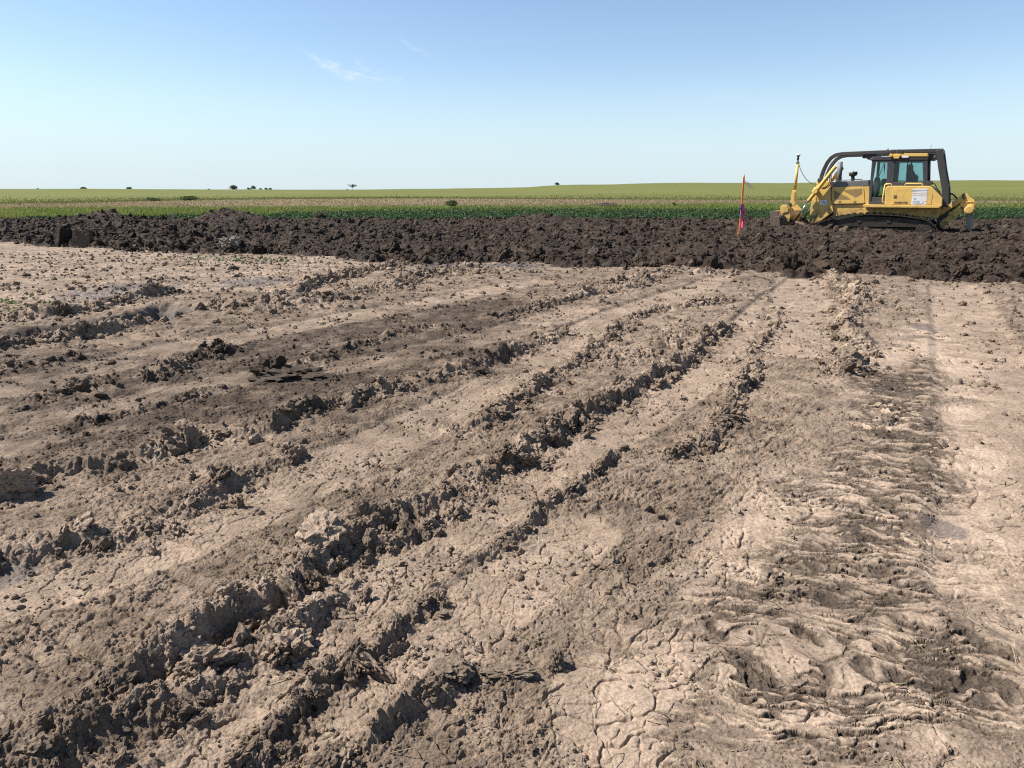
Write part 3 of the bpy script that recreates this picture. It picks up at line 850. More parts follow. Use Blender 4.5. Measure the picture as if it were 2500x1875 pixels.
def leaf_mat(name, tr=.42):
    m, n, b = new_mat(name)
    at = n.nodes.new('ShaderNodeAttribute'); at.attribute_name = 'tone'
    n.links.new(at.outputs['Color'], b.inputs['Base Color'])
    b.inputs['Roughness'].default_value = .6
    b.inputs['Specular IOR Level'].default_value = .3
    tl = n.nodes.new('ShaderNodeBsdfTranslucent')
    n.links.new(at.outputs['Color'], tl.inputs['Color'])
    mx = n.nodes.new('ShaderNodeMixShader'); mx.inputs[0].default_value = tr
    o = [q for q in n.nodes if q.type == 'OUTPUT_MATERIAL'][0]
    n.links.new(b.outputs[0], mx.inputs[1]); n.links.new(tl.outputs[0], mx.inputs[2])
    n.links.new(mx.outputs[0], o.inputs[0])
    return m
M_LEAF = leaf_mat('leaf')
M_BARK = field_mat('bark', (.05, .04, .03), (.07, .055, .04), (.09, .075, .06), 3, 3, 20)

def leaf_quads(P, S, up=.0):
    """one folded leaf quad per point, random orientation"""
    n = len(P)
    d = rng.normal(size=(n, 3)); d[:, 2] = d[:, 2] * .6 + up; d /= np.linalg.norm(d, axis=1)[:, None]
    e = np.cross(d, rng.normal(size=(n, 3))); e /= np.linalg.norm(e, axis=1)[:, None]
    s = S[:, None]
    V = np.stack([P, P + d * s * .5 + e * s * .32, P + d * s, P + d * s * .5 - e * s * .32], 1).reshape(-1, 3)
    F = (np.arange(n)[:, None] * 4 + np.arange(4)[None]).astype(np.int32)
    return V, F

def blades(P, H, Wd, lean=.25):
    n = len(P)
    a = rng.uniform(0, 2 * math.pi, n)
    e = np.stack([np.cos(a), np.sin(a), 0 * a], 1) * Wd[:, None] * .5
    l = rng.normal(0, lean, (n, 3)) * H[:, None]; l[:, 2] = 0
    up = np.zeros((n, 3)); up[:, 2] = H
    V = np.stack([P - e, P + e, P + up * .6 + l * .4 + e * .6, P + up * .6 + l * .4 - e * .6, P + up + l], 1).reshape(-1, 3)
    b = np.arange(n)[:, None] * 5
    return V, (b + np.array([[0, 1, 2, 3]])).astype(np.int32), (b + np.array([[3, 2, 4]])).astype(np.int32)

# the dark green crop right behind the topsoil
n = 95000
uu = rng.uniform(-.86, .86, n); tt = rng.uniform(0, 1, n) ** 1.8
Ee = np.maximum(lut(T_E, uu), FAR_EDGE_Y)
y = FAR_EDGE_Y - .5 + .5 * perlin(f32(uu * 30), f32(uu * 0), 9) + tt * (Ee - FAR_EDGE_Y + .4)
x = uu * y
k = (Ee > FAR_EDGE_Y + .8)
x, y = x[k], y[k]
row = np.round((y * .985 + x * .17) / .55) * .55
hgt = .40 + .10 * perlin(f32(x / 3), f32(y / 3), 310)
zz = hgt * rng.uniform(.1, 1, len(x)) ** .6
P = np.stack([x + rng.normal(0, .06, len(x)), y, far_z(x, y) + zz], 1)
Vq, Fq = leaf_quads(P, rng.uniform(.07, .15, len(x)), .2)
crop = mesh_np('crop', Vq, Fq, M_LEAF, smooth=False)
cc = np.array((.026, .058, .017)) * rng.uniform(.5, 1.6, (len(x), 1)); cc[rng.uniform(0, 1, len(x)) < .03] = (.10, .16, .08)
color_attr(crop, 'tone', np.repeat(cc, 4, 0))
tag(crop, 'low dense strip of dark green crop behind the topsoil', 'crop', kind='stuff')

# bright grass between the crop and the stubble
n = 90000
uu = rng.uniform(-.86, .86, n)
Cc, Ee = lut(T_C, uu), np.maximum(lut(T_E, uu), FAR_EDGE_Y - .3)
y = Ee + rng.uniform(0, 1, n) ** 1.7 * np.maximum(Cc - Ee, 2) * 1.02
x = uu * y
pt = fbm(f32(x / 6), f32(y / 6), 311, 3)
h = (.22 + .16 * pt + .1 * (uu < -.25)) * rng.uniform(.5, 1.3, n) * (1 - .6 * sstep(.35, 1, (y - Ee) / np.maximum(Cc - Ee, 2)))
k = h > .06
P = np.stack([x, y, far_z(x, y) - .03], 1)[k]
Vb, F4, F3 = blades(P, h[k], y[k] * .0009)
gr = mesh_np('grass', Vb, [F4, F3], M_LEAF, smooth=False)
cg = (np.array((.135, .185, .036))[None] * (1 - sstep(0, .35, pt))[:, None] + np.array((.185, .195, .055))[None] * sstep(0, .35, pt)[:, None]) * rng.uniform(.55, 1.3, (n, 1))
cg[rng.uniform(0, 1, n) < .08] = (.20, .18, .08)
color_attr(gr, 'tone', np.repeat(cg[k], 5, 0))
tag(gr, 'bright green grass growing between the dark crop and the tan stubble', 'grass', kind='stuff')
# straw of the stubble and tufts of the grain field near its edge
n = 60000
uu = rng.uniform(-.86, .86, n)
Cc, Dd = lut(T_C, uu), lut(T_D, uu)
y = Cc + rng.uniform(0, 1, n) ** 1.6 * (Dd - Cc)
x = uu * y
Vb, F4, F3 = blades(np.stack([x, y, far_z(x, y) - .03], 1), rng.uniform(.08, .22, n), y * .0009)
st = mesh_np('straw', Vb, [F4, F3], M_LEAF, smooth=False)
cg = np.array((.34, .265, .155)) * rng.uniform(.55, 1.25, (n, 1)); cg[rng.uniform(0, 1, n) < .12] = (.08, .11, .03)
color_attr(st, 'tone', np.repeat(cg, 5, 0))
tag(st, 'short straw stubble standing across the tan field strip', 'stubble', kind='stuff')
n = 50000
uu = rng.uniform(-.86, .86, n)
Dd = lut(T_D, uu)
y = Dd + rng.exponential(1, n) * 18
x = uu * y
Vb, F4, F3 = blades(np.stack([x, y, far_z(x, y) - .05], 1), rng.uniform(.05, .18, n) * (1 + 1.5 * (rng.uniform(0, 1, n) < .015)), y * .001)
st = mesh_np('grain', Vb, [F4, F3], M_LEAF, smooth=False)
cg = np.array((.150, .160, .048)) * rng.uniform(.45, 1.25, (n, 1)); cg[y < Dd + 6] *= .85
color_attr(st, 'tone', np.repeat(cg, 5, 0))
tag(st, 'fringe of tall green grain along the lower edge of the rise', 'grain', kind='stuff')

# trees and bushes
def tube(pts, rad, seg=6):
    """tapered tube through points; returns verts, quads"""
    pts = [Vector(p) for p in pts]
    V, F = [], []
    for i, p in enumerate(pts):
        t = (pts[min(i + 1, len(pts) - 1)] - pts[max(i - 1, 0)]).normalized()
        a = t.orthogonal().normalized() if abs(t.z) > .99 else t.cross(Vector((0, 0, 1))).normalized()
        b = t.cross(a)
        for k in range(seg):
            w = 2 * math.pi * k / seg
            V.append(p + (a * math.cos(w) + b * math.sin(w)) * rad[i])
    for i in range(len(pts) - 1):
        for k in range(seg):
            F.append((i * seg + k, i * seg + (k + 1) % seg, (i + 1) * seg + (k + 1) % seg, (i + 1) * seg + k))
    return np.array([v[:] for v in V], np.float32), np.array(F, np.int32)

def empty(name, loc, label, cat, group=None, rz=0.0):
    o = bpy.data.objects.new(name, None)
    o.location = loc; o.rotation_euler = (0, 0, rz)
    COL.objects.link(o)
    return tag(o, label, cat, group)

def plant(name, loc, width, height, label, cat, trunk=.0, dens=900, col=(.030, .048, .022), leaf=.10, group=None, up=.1):
    root = empty(name, loc, label, cat, group)
    n_b = 9
    bl = []
    for i in range(n_b):
        t = i / (n_b - 1)
        if trunk < .2:
            ro, ph = rng.uniform(0, .36), rng.uniform(0, 6.28)
            bl.append((ro * math.cos(ph) * width, ro * math.sin(ph) * width, height * (.12 + .52 * (1 - (ro / .38) ** 2)) * rng.uniform(.75, 1.1), rng.uniform(.20, .34)))
        else: bl.append((rng.normal(0, .26) * width, rng.normal(0, .26) * width, trunk * height + (height * (1 - trunk)) * rng.uniform(.05 if trunk < .2 else .2, .72), rng.uniform(.20, .38)))
    limbs = [tube([(0, 0, -.5), (.03 * width, 0, trunk * height * .6), (0, .02 * width, (trunk * .5 + .3) * height)], [.035 * height, .028 * height, .018 * height])]
    for bx, by, bz, br in bl:
        limbs.append(tube([(0, 0, (trunk * .6 + .05) * height), (bx * .5, by * .5, bz * .7 + .05 * height), (bx, by, bz)], [.014 * height, .010 * height, .004 * height], 4))
    VV, FF, b0 = [], [], 0
    for v, f in limbs:
        VV.append(v); FF.append(f + b0); b0 += len(v)
    mesh_np('trunk', np.concatenate(VV), np.concatenate(FF), M_BARK, root)
    P, sh = [], []
    for bx, by, bz, br in bl:
        k = dens // n_b
        q = rng.normal(size=(k, 3)); q /= np.linalg.norm(q, axis=1)[:, None]
        q *= rng.uniform(.15, 1, (k, 1)) ** .5 * br * np.array((width, width, height * (1 - trunk) * 1.0))
        P.append(q + np.array((bx, by, bz))); sh.append(np.full(k, rng.uniform(.75, 1.3)))
    P = np.concatenate(P); sh = np.concatenate(sh)
    P[:, 2] = np.maximum(P[:, 2], .02 * height)
    Vq, Fq = leaf_quads(P, rng.uniform(.6, 1.3, len(P)) * leaf * max(width, height * .7), up)
    o = mesh_np('crown', Vq, Fq, M_LEAF, root, smooth=False)
    color_attr(o, 'tone', np.repeat(np.array(col) * sh[:, None] * rng.uniform(.7, 1.3, (len(P), 1)), 4, 0))
    return root

def skyline(name, px, top, wpx, label, cat, trunk=0.0, depth=612.0, dens=700, base=None, col=(.080, .100, .072), group=None, leaf=.12):  # default leaf colour is lightened to carry the distance haze
    u_ = ray(px, 460).x / ray(px, 460).y
    zb = float(far_z(np.array([u_ * depth]), np.array([depth]))[0]) - .3
    p = AT(px, top, depth)
    w = wpx / F_PX * depth
    return plant(name, (u_ * depth, depth, zb), w, max(p.z - zb, .8), label, cat, trunk, dens, col, leaf, group)
skyline('bush', 203, 456.5, 15, 'low rounded bush on the flat horizon, left of the bush with a spur', 'bush')
skyline('bush', 315, 456.5, 16, 'low bush on the horizon with a small spur on its left side', 'bush')
skyline('tree', 571, 451.5, 22, 'broad rounded dark tree on the horizon left of a loose row of smaller ones', 'tree', .1)
skyline('bush', 607, 457.5, 10, 'small bush on the horizon touching the left side of an upright tree', 'bush')
skyline('tree', 619, 452, 13, 'narrow upright tree on the horizon in the middle of a loose row', 'tree', .15)
skyline('bush', 635, 459, 9, 'tiny flat bush on the horizon just right of the narrow upright tree', 'bush')
skyline('bush', 649, 458.3, 9, 'small bush on the horizon, second from the right end of the loose row', 'bush')
skyline('bush', 660, 458.2, 9, 'small bush at the right end of the loose row on the horizon', 'bush')
skyline('tree', 861, 449.5, 14, 'lone spindly tree with bare trunk and open crown on the flat horizon', 'tree', .42, dens=420)
skyline('bush', 1360, 443.5, 12, 'single dark bush on the shoulder of the green rise', 'bush', .05, depth=603)
for px, tp, w in ((92, 459.3, 7), (510, 460.7, 8), (848, 460.8, 6)):
    skyline('shrub', px, tp, w, 'tiny speck of a shrub barely showing above the flat horizon', 'shrub', group='specks of shrub on the flat horizon', dens=250)
def on_field(px, py): return G(px, py)
gx_, gy_ = on_field(1103, 506)
plant('shrub', (gx_, gy_, 0), 1.9, .85, 'wide feathery grey-green shrub in the tan stubble above the crop', 'shrub', 0, 1500, (.085, .095, .045), .075, up=.6)
gx_, gy_ = on_field(1645, 503)
plant('shrub', (gx_, gy_, 0), .75, .48, 'small bright green bushy weed beyond the crop left of the survey stake', 'shrub', 0, 700, (.05, .10, .022), .09, up=.4)
gx_, gy_ = on_field(1480, 505)
plant('dead_weeds', (gx_, gy_, 0), 4.2, .42, 'low patch of dead grey weeds at the far edge of the crop', 'weeds', 0, 1500, (.12, .105, .08), .035, up=.8)
for i, (px, py, w, h, lb) in enumerate(((370, 491, 3.4, .6, 'dark green weed clump along the left foot of the green rise, left one of two'), (465, 489.5, 5.5, .85, 'larger dark green weed clump along the left foot of the green rise'))):
    gx_, gy_ = on_field(px, py)
    plant('weed_clump', (gx_, gy_, 0), w, h, lb, 'weeds', 0, 900, (.055, .080, .025), .06, up=.4)
for px in (955, 968, 997, 1009):
    gx_, gy_ = on_field(px, 483)
    o = mesh_np('fence_post', *[q for q in tube([(0, 0, -.2), (.02, 0, .45), (.0, .01, .85)], [.07, .06, .05], 6)], M_BARK, None, loc=(gx_, gy_, far_z(np.array([gx_]), np.array([gy_]))[0]))
    tag(o, 'short dark fence post at the foot of the green rise above the stubble', 'fence post', 'short posts at the edge of the grain field')

# ------------------------------------------------------------------ the crawler dozer
DOZ_YAW = math.radians(32.5)
V_HAT = Vector((math.sin(DOZ_YAW), math.cos(DOZ_YAW), 0))       # across the machine, away from the viewer
U_HAT = Vector((math.cos(DOZ_YAW), -math.sin(DOZ_YAW), 0))      # along the machine, towards its ripper
P0 = AT(2151, 560, 25.2)
DOZ_O = Vector((P0.x, P0.y, 0)) + V_HAT * 1.15

def S(cx, cy, v):
    """point of the drawing of the machine's side (detail view, 3.95 px per photo pixel) on the plane v -> (u, w)"""
    d = ray(1860 + cx / 3.95, 340 + cy / 3.95)
    c = Vector((0, 0, CAM_H))
    t = ((DOZ_O + V_HAT * v) - c).dot(V_HAT) / d.dot(V_HAT)
    p = c + d * t
    return ((p - DOZ_O).dot(U_HAT), p.z)

def paint_mat(name, col, rough=.42, dirt=.5, dirt_z=(.2, 1.6), metal=0.0, dcol=(.085, .060, .040)):
    m, n, b = new_mat(name)
    geo = n.nodes.new('ShaderNodeNewGeometry')
    tcn = n.nodes.new('ShaderNodeTexCoord')
    t1 = noise_node(n, 5.0, 6, .7, tcn.outputs['Object'])
    t2 = noise_node(n, 38.0, 4, .7, tcn.outputs['Object'])
    sp_ = n.nodes.new('ShaderNodeSeparateXYZ'); n.links.new(geo.outputs['Position'], sp_.inputs[0])
    mr = n.nodes.new('ShaderNodeMapRange')
    mr.inputs['From Min'].default_value = dirt_z[0]; mr.inputs['From Max'].default_value = dirt_z[1]
    mr.inputs['To Min'].default_value = .30; mr.inputs['To Max'].default_value = -.10
    n.links.new(sp_.outputs['Z'], mr.inputs['Value'])
    ad = n.nodes.new('ShaderNodeMath'); ad.operation = 'ADD'
    n.links.new(t1.outputs[0], ad.inputs[0]); n.links.new(mr.outputs[0], ad.inputs[1])
    ad2 = n.nodes.new('ShaderNodeMath'); ad2.operation = 'MULTIPLY_ADD'
    n.links.new(t2.outputs[0], ad2.inputs[0]); ad2.inputs[1].default_value = .35; n.links.new(ad.outputs[0], ad2.inputs[2])
    r = ramp(n, ad2.outputs[0], [(.70, (0, 0, 0)), (.92, (dirt, dirt, dirt))])
    sm = ramp(n, t1.outputs[0], [(.3, (.80, .80, .82)), (.7, (1.1, 1.1, 1.1))])
    c = mixc(n, col, sm.outputs[0], 1.0, 'MULTIPLY')
    du = ramp(n, t2.outputs[0], [(.35, (.03, .03, .03)), (.7, (.18, .18, .18))])
    c = mixc(n, c, (.25, .19, .125), du.outputs[0]) if dirt > .3 else c
    c = mixc(n, c, dcol, r.outputs[0])
    n.links.new(c, b.inputs['Base Color'])
    rr = n.nodes.new('ShaderNodeMapRange'); rr.inputs['To Min'].default_value = rough; rr.inputs['To Max'].default_value = .9
    n.links.new(r.outputs[0], rr.inputs['Value']); n.links.new(rr.outputs[0], b.inputs['Roughness'])
    b.inputs['Metallic'].default_value = metal
    return m
YEL = paint_mat('yellow_paint', (.64, .405, .095), .5, .8)
YEL_D = paint_mat('grille_brown', (.24, .150, .048), .6, .4)
BLK = paint_mat('black_paint', (.018, .019, .021), .5, .35)
GRY = paint_mat('grey_panel', (.11, .108, .11), .55, .35)
STEEL = paint_mat('track_steel', (.030, .028, .027), .45, .95, (.1, 1.3), .55, (.032, .023, .017))
SHANK = paint_mat('worn_steel', (.20, .20, .21), .35, .4, (.0, .8), .7)
CHROME = paint_mat('chrome_rod', (.55, .56, .58), .15, .1, (-1, 0), 1.0)
MUDDY = paint_mat('caked_mud', (.105, .075, .055), .9, .8, (.3, 1.6))
WHITE = paint_mat('white_sticker', (.62, .62, .62), .5, .25, (-1, 0), 0, (.40, .34, .26))
PALEG = paint_mat('sticker_grey', (.33, .33, .34), .5, .15, (-1, 0))
RUB = paint_mat('rubber_hose', (.022, .021, .021), .6, .2)
LENS = paint_mat('lamp_lens', (.6, .6, .6), .15, .1, (-1, 0))
TRIM = paint_mat('cab_trim', (.030, .031, .034), .7, .1, (-1, 0))
def glass_mat():
    m = bpy.data.materials.new('tinted_glass'); m.use_nodes = True
    n = m.node_tree; n.nodes.clear()
    o = n.nodes.new('ShaderNodeOutputMaterial')
    t = n.nodes.new('ShaderNodeBsdfTransparent'); t.inputs[0].default_value = (.70, .84, .84, 1)
    g = n.nodes.new('ShaderNodeBsdfGlossy'); g.inputs['Roughness'].default_value = .03
    f = n.nodes.new('ShaderNodeFresnel'); f.inputs[0].default_value = 1.5
    mx = n.nodes.new('ShaderNodeMixShader')
    n.links.new(f.outputs[0], mx.inputs[0]); n.links.new(t.outputs[0], mx.inputs[1]); n.links.new(g.outputs[0], mx.inputs[2])
    n.links.new(mx.outputs[0], o.inputs[0])
    return m
GLASS = glass_mat()

class MB:
    """collects shapes in the machine's frame (u along, v across, w up) and links them as one mesh"""
    def __init__(s): s.V, s.F = [], []
    def add(s, V, F):
        b = len(s.V)
        s.V += [tuple(float(q) for q in v) for v in V]; s.F += [tuple(int(i) + b for i in f) for f in F]
        return s
    def prism(s, pts, v0, v1, ref=None, mirror=False):
        """outline in drawing pixels, taken on plane ref, from v0 to v1; mirror adds the far side's twin"""
        ref = v0 if ref is None else ref
        q = [S(x, y, ref) for x, y in pts]
        return s.prism_uw(q, v0, v1, mirror)
    def prism_uw(s, q, v0, v1, mirror=False):
        ar = sum(a[0] * b[1] - b[0] * a[1] for a, b in zip(q, q[1:] + q[:1]))
        if ar < 0: q = q[::-1]
        n = len(q)
        for lo, hi in ([(v0, v1), (-v1, -v0)] if mirror else [(v0, v1)]):
            V = [(u, lo, w) for u, w in q] + [(u, hi, w) for u, w in q]
            F = [tuple(range(n)), tuple(range(2 * n - 1, n - 1, -1))]
            F += [(i, i + n, (i + 1) % n + n, (i + 1) % n) for i in range(n)]
            s.add(V, F)
        return s
    def box(s, lo, hi):
        return s.prism_uw([(lo[0], lo[2]), (hi[0], lo[2]), (hi[0], hi[2]), (lo[0], hi[2])], lo[1], hi[1])
    def tube(s, pts, r, seg=10, cap=True):
        r = r if isinstance(r, (list, tuple)) else [r] * len(pts)
        V, F = tube(pts, r, seg)
        F = [tuple(f) for f in F]
        if cap: F += [tuple(range(seg))[::-1], tuple(range(len(V) - seg, len(V)))]
        return s.add(V, F)
    def beam(s, pts, wd, hv):
        """square section beam along a path in (u, v, w); wd across the path in the u-w plane, hv across v"""
        pts = [Vector(p) for p in pts]; V, F = [], []
        for i, p in enumerate(pts):
            t = (pts[min(i + 1, len(pts) - 1)] - pts[max(i - 1, 0)]).normalized()
            nrm = Vector((-t.z, 0, t.x)).normalized()
            for a, b in ((-1, -1), (1, -1), (1, 1), (-1, 1)):
                V.append(p + nrm * a * wd / 2 + Vector((0, 1, 0)) * b * hv / 2)
        for i in range(len(pts) - 1):
            for k in range(4): F.append((i * 4 + k, i * 4 + (k + 1) % 4, i * 4 + 4 + (k + 1) % 4, i * 4 + 4 + k))
        F += [(3, 2, 1, 0), tuple(len(V) - 4 + k for k in range(4))]
        return s.add(V, F)
    def build(s, name, mat, parent, bevel=.008, label=None, smooth=False):
        me = bpy.data.meshes.new(name)
        me.from_pydata(s.V, [], s.F); me.update()
        bm = bmesh.new(); bm.from_mesh(me); bmesh.ops.recalc_face_normals(bm, faces=bm.faces); bm.to_mesh(me); bm.free()
        if smooth: me.polygons.foreach_set('use_smooth', [True] * len(me.polygons))
        me.materials.append(mat)
        o = bpy.data.objects.new(name, me); COL.objects.link(o)
        if parent: o.parent = parent
        if bevel:
            md = o.modifiers.new('bevel', 'BEVEL'); md.width = bevel; md.segments = 2; md.limit_method = 'ANGLE'; md.angle_limit = math.radians(40)
        if label: o['label'] = label
        return o
def P3(cx, cy, v):
    u, w = S(cx, cy, v)
    return (u, v, w)

doz = empty('bulldozer', DOZ_O, 'yellow crawler bulldozer with black roll cage, glazed cab and rear ripper standing in the topsoil', 'bulldozer', rz=-DOZ_YAW)

# main body
guard = MB().prism([(527, 418), (560, 398), (664, 408), (690, 620), (690, 700), (560, 795), (452, 836), (470, 690), (482, 590), (520, 500)], -.56, .56).build('radiator_guard', YEL, doz, .02)
MB().prism([(560, 588), (626, 586), (626, 632), (558, 634)], -.568, -.560, -.56).build('sticker', WHITE, guard, 0)
MB().prism([(574, 600), (592, 592), (612, 604), (612, 622), (598, 622), (590, 608)], -.572, -.5685, -.56).build('sticker_print', PALEG, guard, 0)
MB().prism([(450, 836), (482, 592), (520, 548), (545, 680), (492, 800)], -.585, -.5605, -.56).build('guard_wing', YEL, guard, .006)
hood = MB().prism([(664, 425), (985, 400), (1040, 440), (1040, 628), (690, 628)], -.54, .54).build('engine_hood', YEL, doz, .02)
MB().prism([(660, 412), (980, 395), (1032, 392), (1032, 448), (985, 452), (665, 462)], -.55, .55).build('hood_top', GRY, hood, .015)
sp1 = MB().prism([(676, 478), (690, 462), (965, 456), (982, 468), (992, 605), (980, 618), (692, 622), (684, 600)], -.556, -.540, -.54).build('side_panel', YEL, hood, .006)
MB().prism([(692, 490), (852, 572), (848, 580), (697, 580)], -.560, -.5555, -.54).prism([(778, 490), (965, 474), (968, 524), (905, 562)], -.560, -.5555, -.54).build('grille', YEL_D, sp1, .003)
MB().prism([(740, 592), (765, 590), (766, 612), (738, 613)], -.562, -.5565, -.54).build('latch', YEL_D, sp1, .003)
MB().prism([(886, 592), (910, 592), (910, 612), (884, 612)], -.562, -.5565, -.54).build('latch', YEL_D, sp1, .003)
MB().prism([(668, 465), (676, 462), (690, 625), (1000, 618), (1000, 626), (684, 632)], -.5450, -.5405, -.54).build('panel_gap', BLK, hood, 0)
MB().prism([(690, 628), (990, 628), (990, 715), (850, 722), (690, 750)], -.50, .50).build('engine_frame', YEL, doz, .01)
MB().prism([(985, 655), (1740, 650), (1700, 760), (1300, 735), (990, 725)], -.78, .78, -.78).build('main_frame', YEL, doz, .01)
MB().prism([(975, 630), (1738, 640), (1705, 664), (978, 657)], -1.22, -.5, -1.22, True).build('fender', YEL, doz, .012)
# side tank with its doors
def tank(sgn):
    m = MB(); o = [(1205, 458), (1218, 450), (1612, 450), (1640, 462), (1742, 568), (1738, 640), (1184, 632), (1190, 480)]
    q = [S(x, y, -1.15) for x, y in o]
    m.prism_uw(q, *((-1.15, -.66) if sgn < 0 else (.66, 1.15)))
    return m.build('side_tank', YEL, doz, .02)
tank(1)
tk = tank(-1)
door = MB().prism([(1262, 484), (1268, 478), (1605, 476), (1650, 520), (1632, 630), (1255, 626)], -1.158, -1.150, -1.15).build('tank_door', YEL, tk, .004)
MB().prism([(1270, 538), (1303, 538), (1303, 570), (1270, 570)], -1.163, -1.1585, -1.15).build('latch', YEL_D, door, 0)
MB().prism([(1276, 544), (1281, 544), (1281, 564), (1276, 564)], -1.167, -1.1635, -1.15).prism([(1292, 540), (1297, 540), (1297, 562), (1284, 562), (1284, 557), (1292, 557)], -1.167, -1.1635, -1.15).build('latch_handle', BLK, door, 0)
MB().prism([(1448, 545), (1594, 540), (1580, 630), (1438, 630)], -1.1625, -1.1585, -1.15).build('decal', WHITE, door, 0, 'large white faded number decal')
MB().prism([(1452, 478), (1602, 475), (1600, 487), (1530, 490), (1450, 488)], -1.1625, -1.1585, -1.15).prism([(1450, 506), (1560, 500), (1600, 502), (1596, 516), (1452, 520)], -1.1625, -1.1585, -1.15).prism([(1450, 526), (1596, 522), (1595, 535), (1449, 538)], -1.1625, -1.1585, -1.15).build('decal_stripe', WHITE, door, 0)
MB().prism([(1452, 489), (1600, 488), (1598, 499), (1452, 503)], -1.1620, -1.1585, -1.15).build('decal_shade', PALEG, door, 0)

def lettering(txt, cx0, cx1, cy, h_px, v, mat, parent, name='lettering', bold=.02, shear=0.0):
    cu = bpy.data.curves.new(name, 'FONT'); cu.body = txt; cu.size = 1; cu.offset = bold; cu.extrude = .01; cu.shear = shear
    tmp = bpy.data.objects.new(name, cu); COL.objects.link(tmp)
    dg = bpy.context.evaluated_depsgraph_get()
    me = bpy.data.meshes.new_from_object(tmp.evaluated_get(dg))
    COL.objects.unlink(tmp); bpy.data.objects.remove(tmp)
    co = np.zeros(len(me.vertices) * 3, np.float32); me.vertices.foreach_get('co', co); co = co.reshape(-1, 3)
    u0, w0 = S(cx0, cy, v); u1, _ = S(cx1, cy, v); _, w1 = S(cx0, cy - h_px, v)
    x0, x1, y0, y1 = co[:, 0].min(), co[:, 0].max(), co[:, 1].min(), co[:, 1].max()
    new = np.stack([u0 + (co[:, 0] - x0) / (x1 - x0) * (u1 - u0), v - co[:, 2] * .15, w0 + (co[:, 1] - y0) / (y1 - y0) * (w1 - w0)], 1)
    me.vertices.foreach_set('co', new.astype(np.float32).ravel()); me.update()
    me.materials.clear(); me.materials.append(mat)
    o = bpy.data.objects.new(name, me); COL.objects.link(o); o.parent = parent
    return o
lettering('KOMATSU', 1276, 1408, 621, 21, -1.1605, BLK, door, bold=.045)
lettering('D', 1466, 1486, 584, 22, -1.1645, PALEG, door, 'decal_letter', .03, .2)
lettering('65LX', 1453, 1576, 626, 34, -1.1645, PALEG, door, 'decal_letter', .02, .2)

# handrails
def rail(pts, v, name='handrail', mat=YEL, r=.022):
    return MB().tube([P3(x, y, v) for x, y in pts], r, 8).build(name, mat, doz, 0, smooth=True)
rail([(1250, 455), (1252, 436), (1240, 430), (1195, 430), (1186, 440), (1162, 590), (1168, 606), (1188, 610)], -1.12)
rail([(1378, 458), (1382, 436), (1395, 427), (1538, 427), (1549, 434), (1550, 455)], -1.05)
rail([(735, 412), (742, 398), (950, 386), (966, 388), (970, 425)], -.40, 'hood_rail', BLK, .014)

# cab
cab = MB().prism([(1040, 188), (1075, 168), (1600, 160), (1612, 190), (1600, 200), (1045, 205)], -.84, .84).build('cab_roof', BLK, doz, .02)
A = -.82
fr = MB()
for poly in ([(1062, 200), (1092, 200), (1052, 605), (1028, 605)], [(1212, 195), (1290, 192), (1272, 380), (1258, 452), (1188, 450), (1202, 400)],
             [(1548, 190), (1602, 188), (1598, 455), (1556, 455)], [(1285, 192), (1550, 190), (1550, 210), (1285, 212)], [(1258, 414), (1556, 414), (1556, 455), (1252, 455)],
             [(1030, 600), (1200, 600), (1200, 632), (1030, 632)], [(1085, 192), (1215, 190), (1215, 208), (1085, 210)], [(1400, 205), (1414, 205), (1398, 418), (1384, 418)],
             [(1196, 445), (1210, 445), (1196, 605), (1186, 605)]):
    fr.prism(poly, A, A + .07, A, True)
fr.prism([(1030, 560), (1600, 560), (1600, 632), (1030, 632)], -.8, .8, A)
fr.prism([(1062, 200), (1076, 200), (1042, 400), (1034, 400)], -.06, .06, A)
fr.prism([(1560, 430), (1600, 430), (1600, 560), (1560, 560)], -.8, .8, A)
fr.build('cab_frame', TRIM, doz, .012)
def both(pts, v0, v1, name, mat, bev):
    q = [S(x, y, v0) for x, y in pts]
    MB().prism_uw(q, v0, v1).build(name, mat, doz, bev); MB().prism_uw(q, -v1, -v0).build(name, mat, doz, bev)
both([(1235, 134), (1600, 134), (1600, 166), (1232, 166)], -.86, -.72, 'roof_beam', YEL, .01)
both([(1268, 150), (1330, 146), (1338, 152), (1318, 188), (1272, 186)], -.95, -.862, 'roof_bracket', YEL, .01)
both([(1228, 148), (1256, 144), (1258, 168), (1230, 170)], -.92, -.862, 'roof_bracket', YEL, .01)
MB().prism([(1350, 160), (1414, 158), (1414, 176), (1348, 178)], -.868, -.8605, -.86).build('roof_sticker', WHITE, doz, 0)
for sgn in (-1, 1):
    v0, v1 = (A + .03, A + .036) if sgn < 0 else (-A - .036, -A - .03)
    qd = [S(x, y, A) for x, y in [(1090, 208), (1213, 206), (1200, 420), (1190, 602), (1050, 602)]]
    MB().prism_uw(qd, v0, v1).build('door_pane', GLASS, doz, 0)
    qd = [S(x, y, A) for x, y in [(1284, 211), (1549, 210), (1556, 415), (1262, 415)]]
    MB().prism_uw(qd, v0, v1).build('side_pane', GLASS, doz, 0)
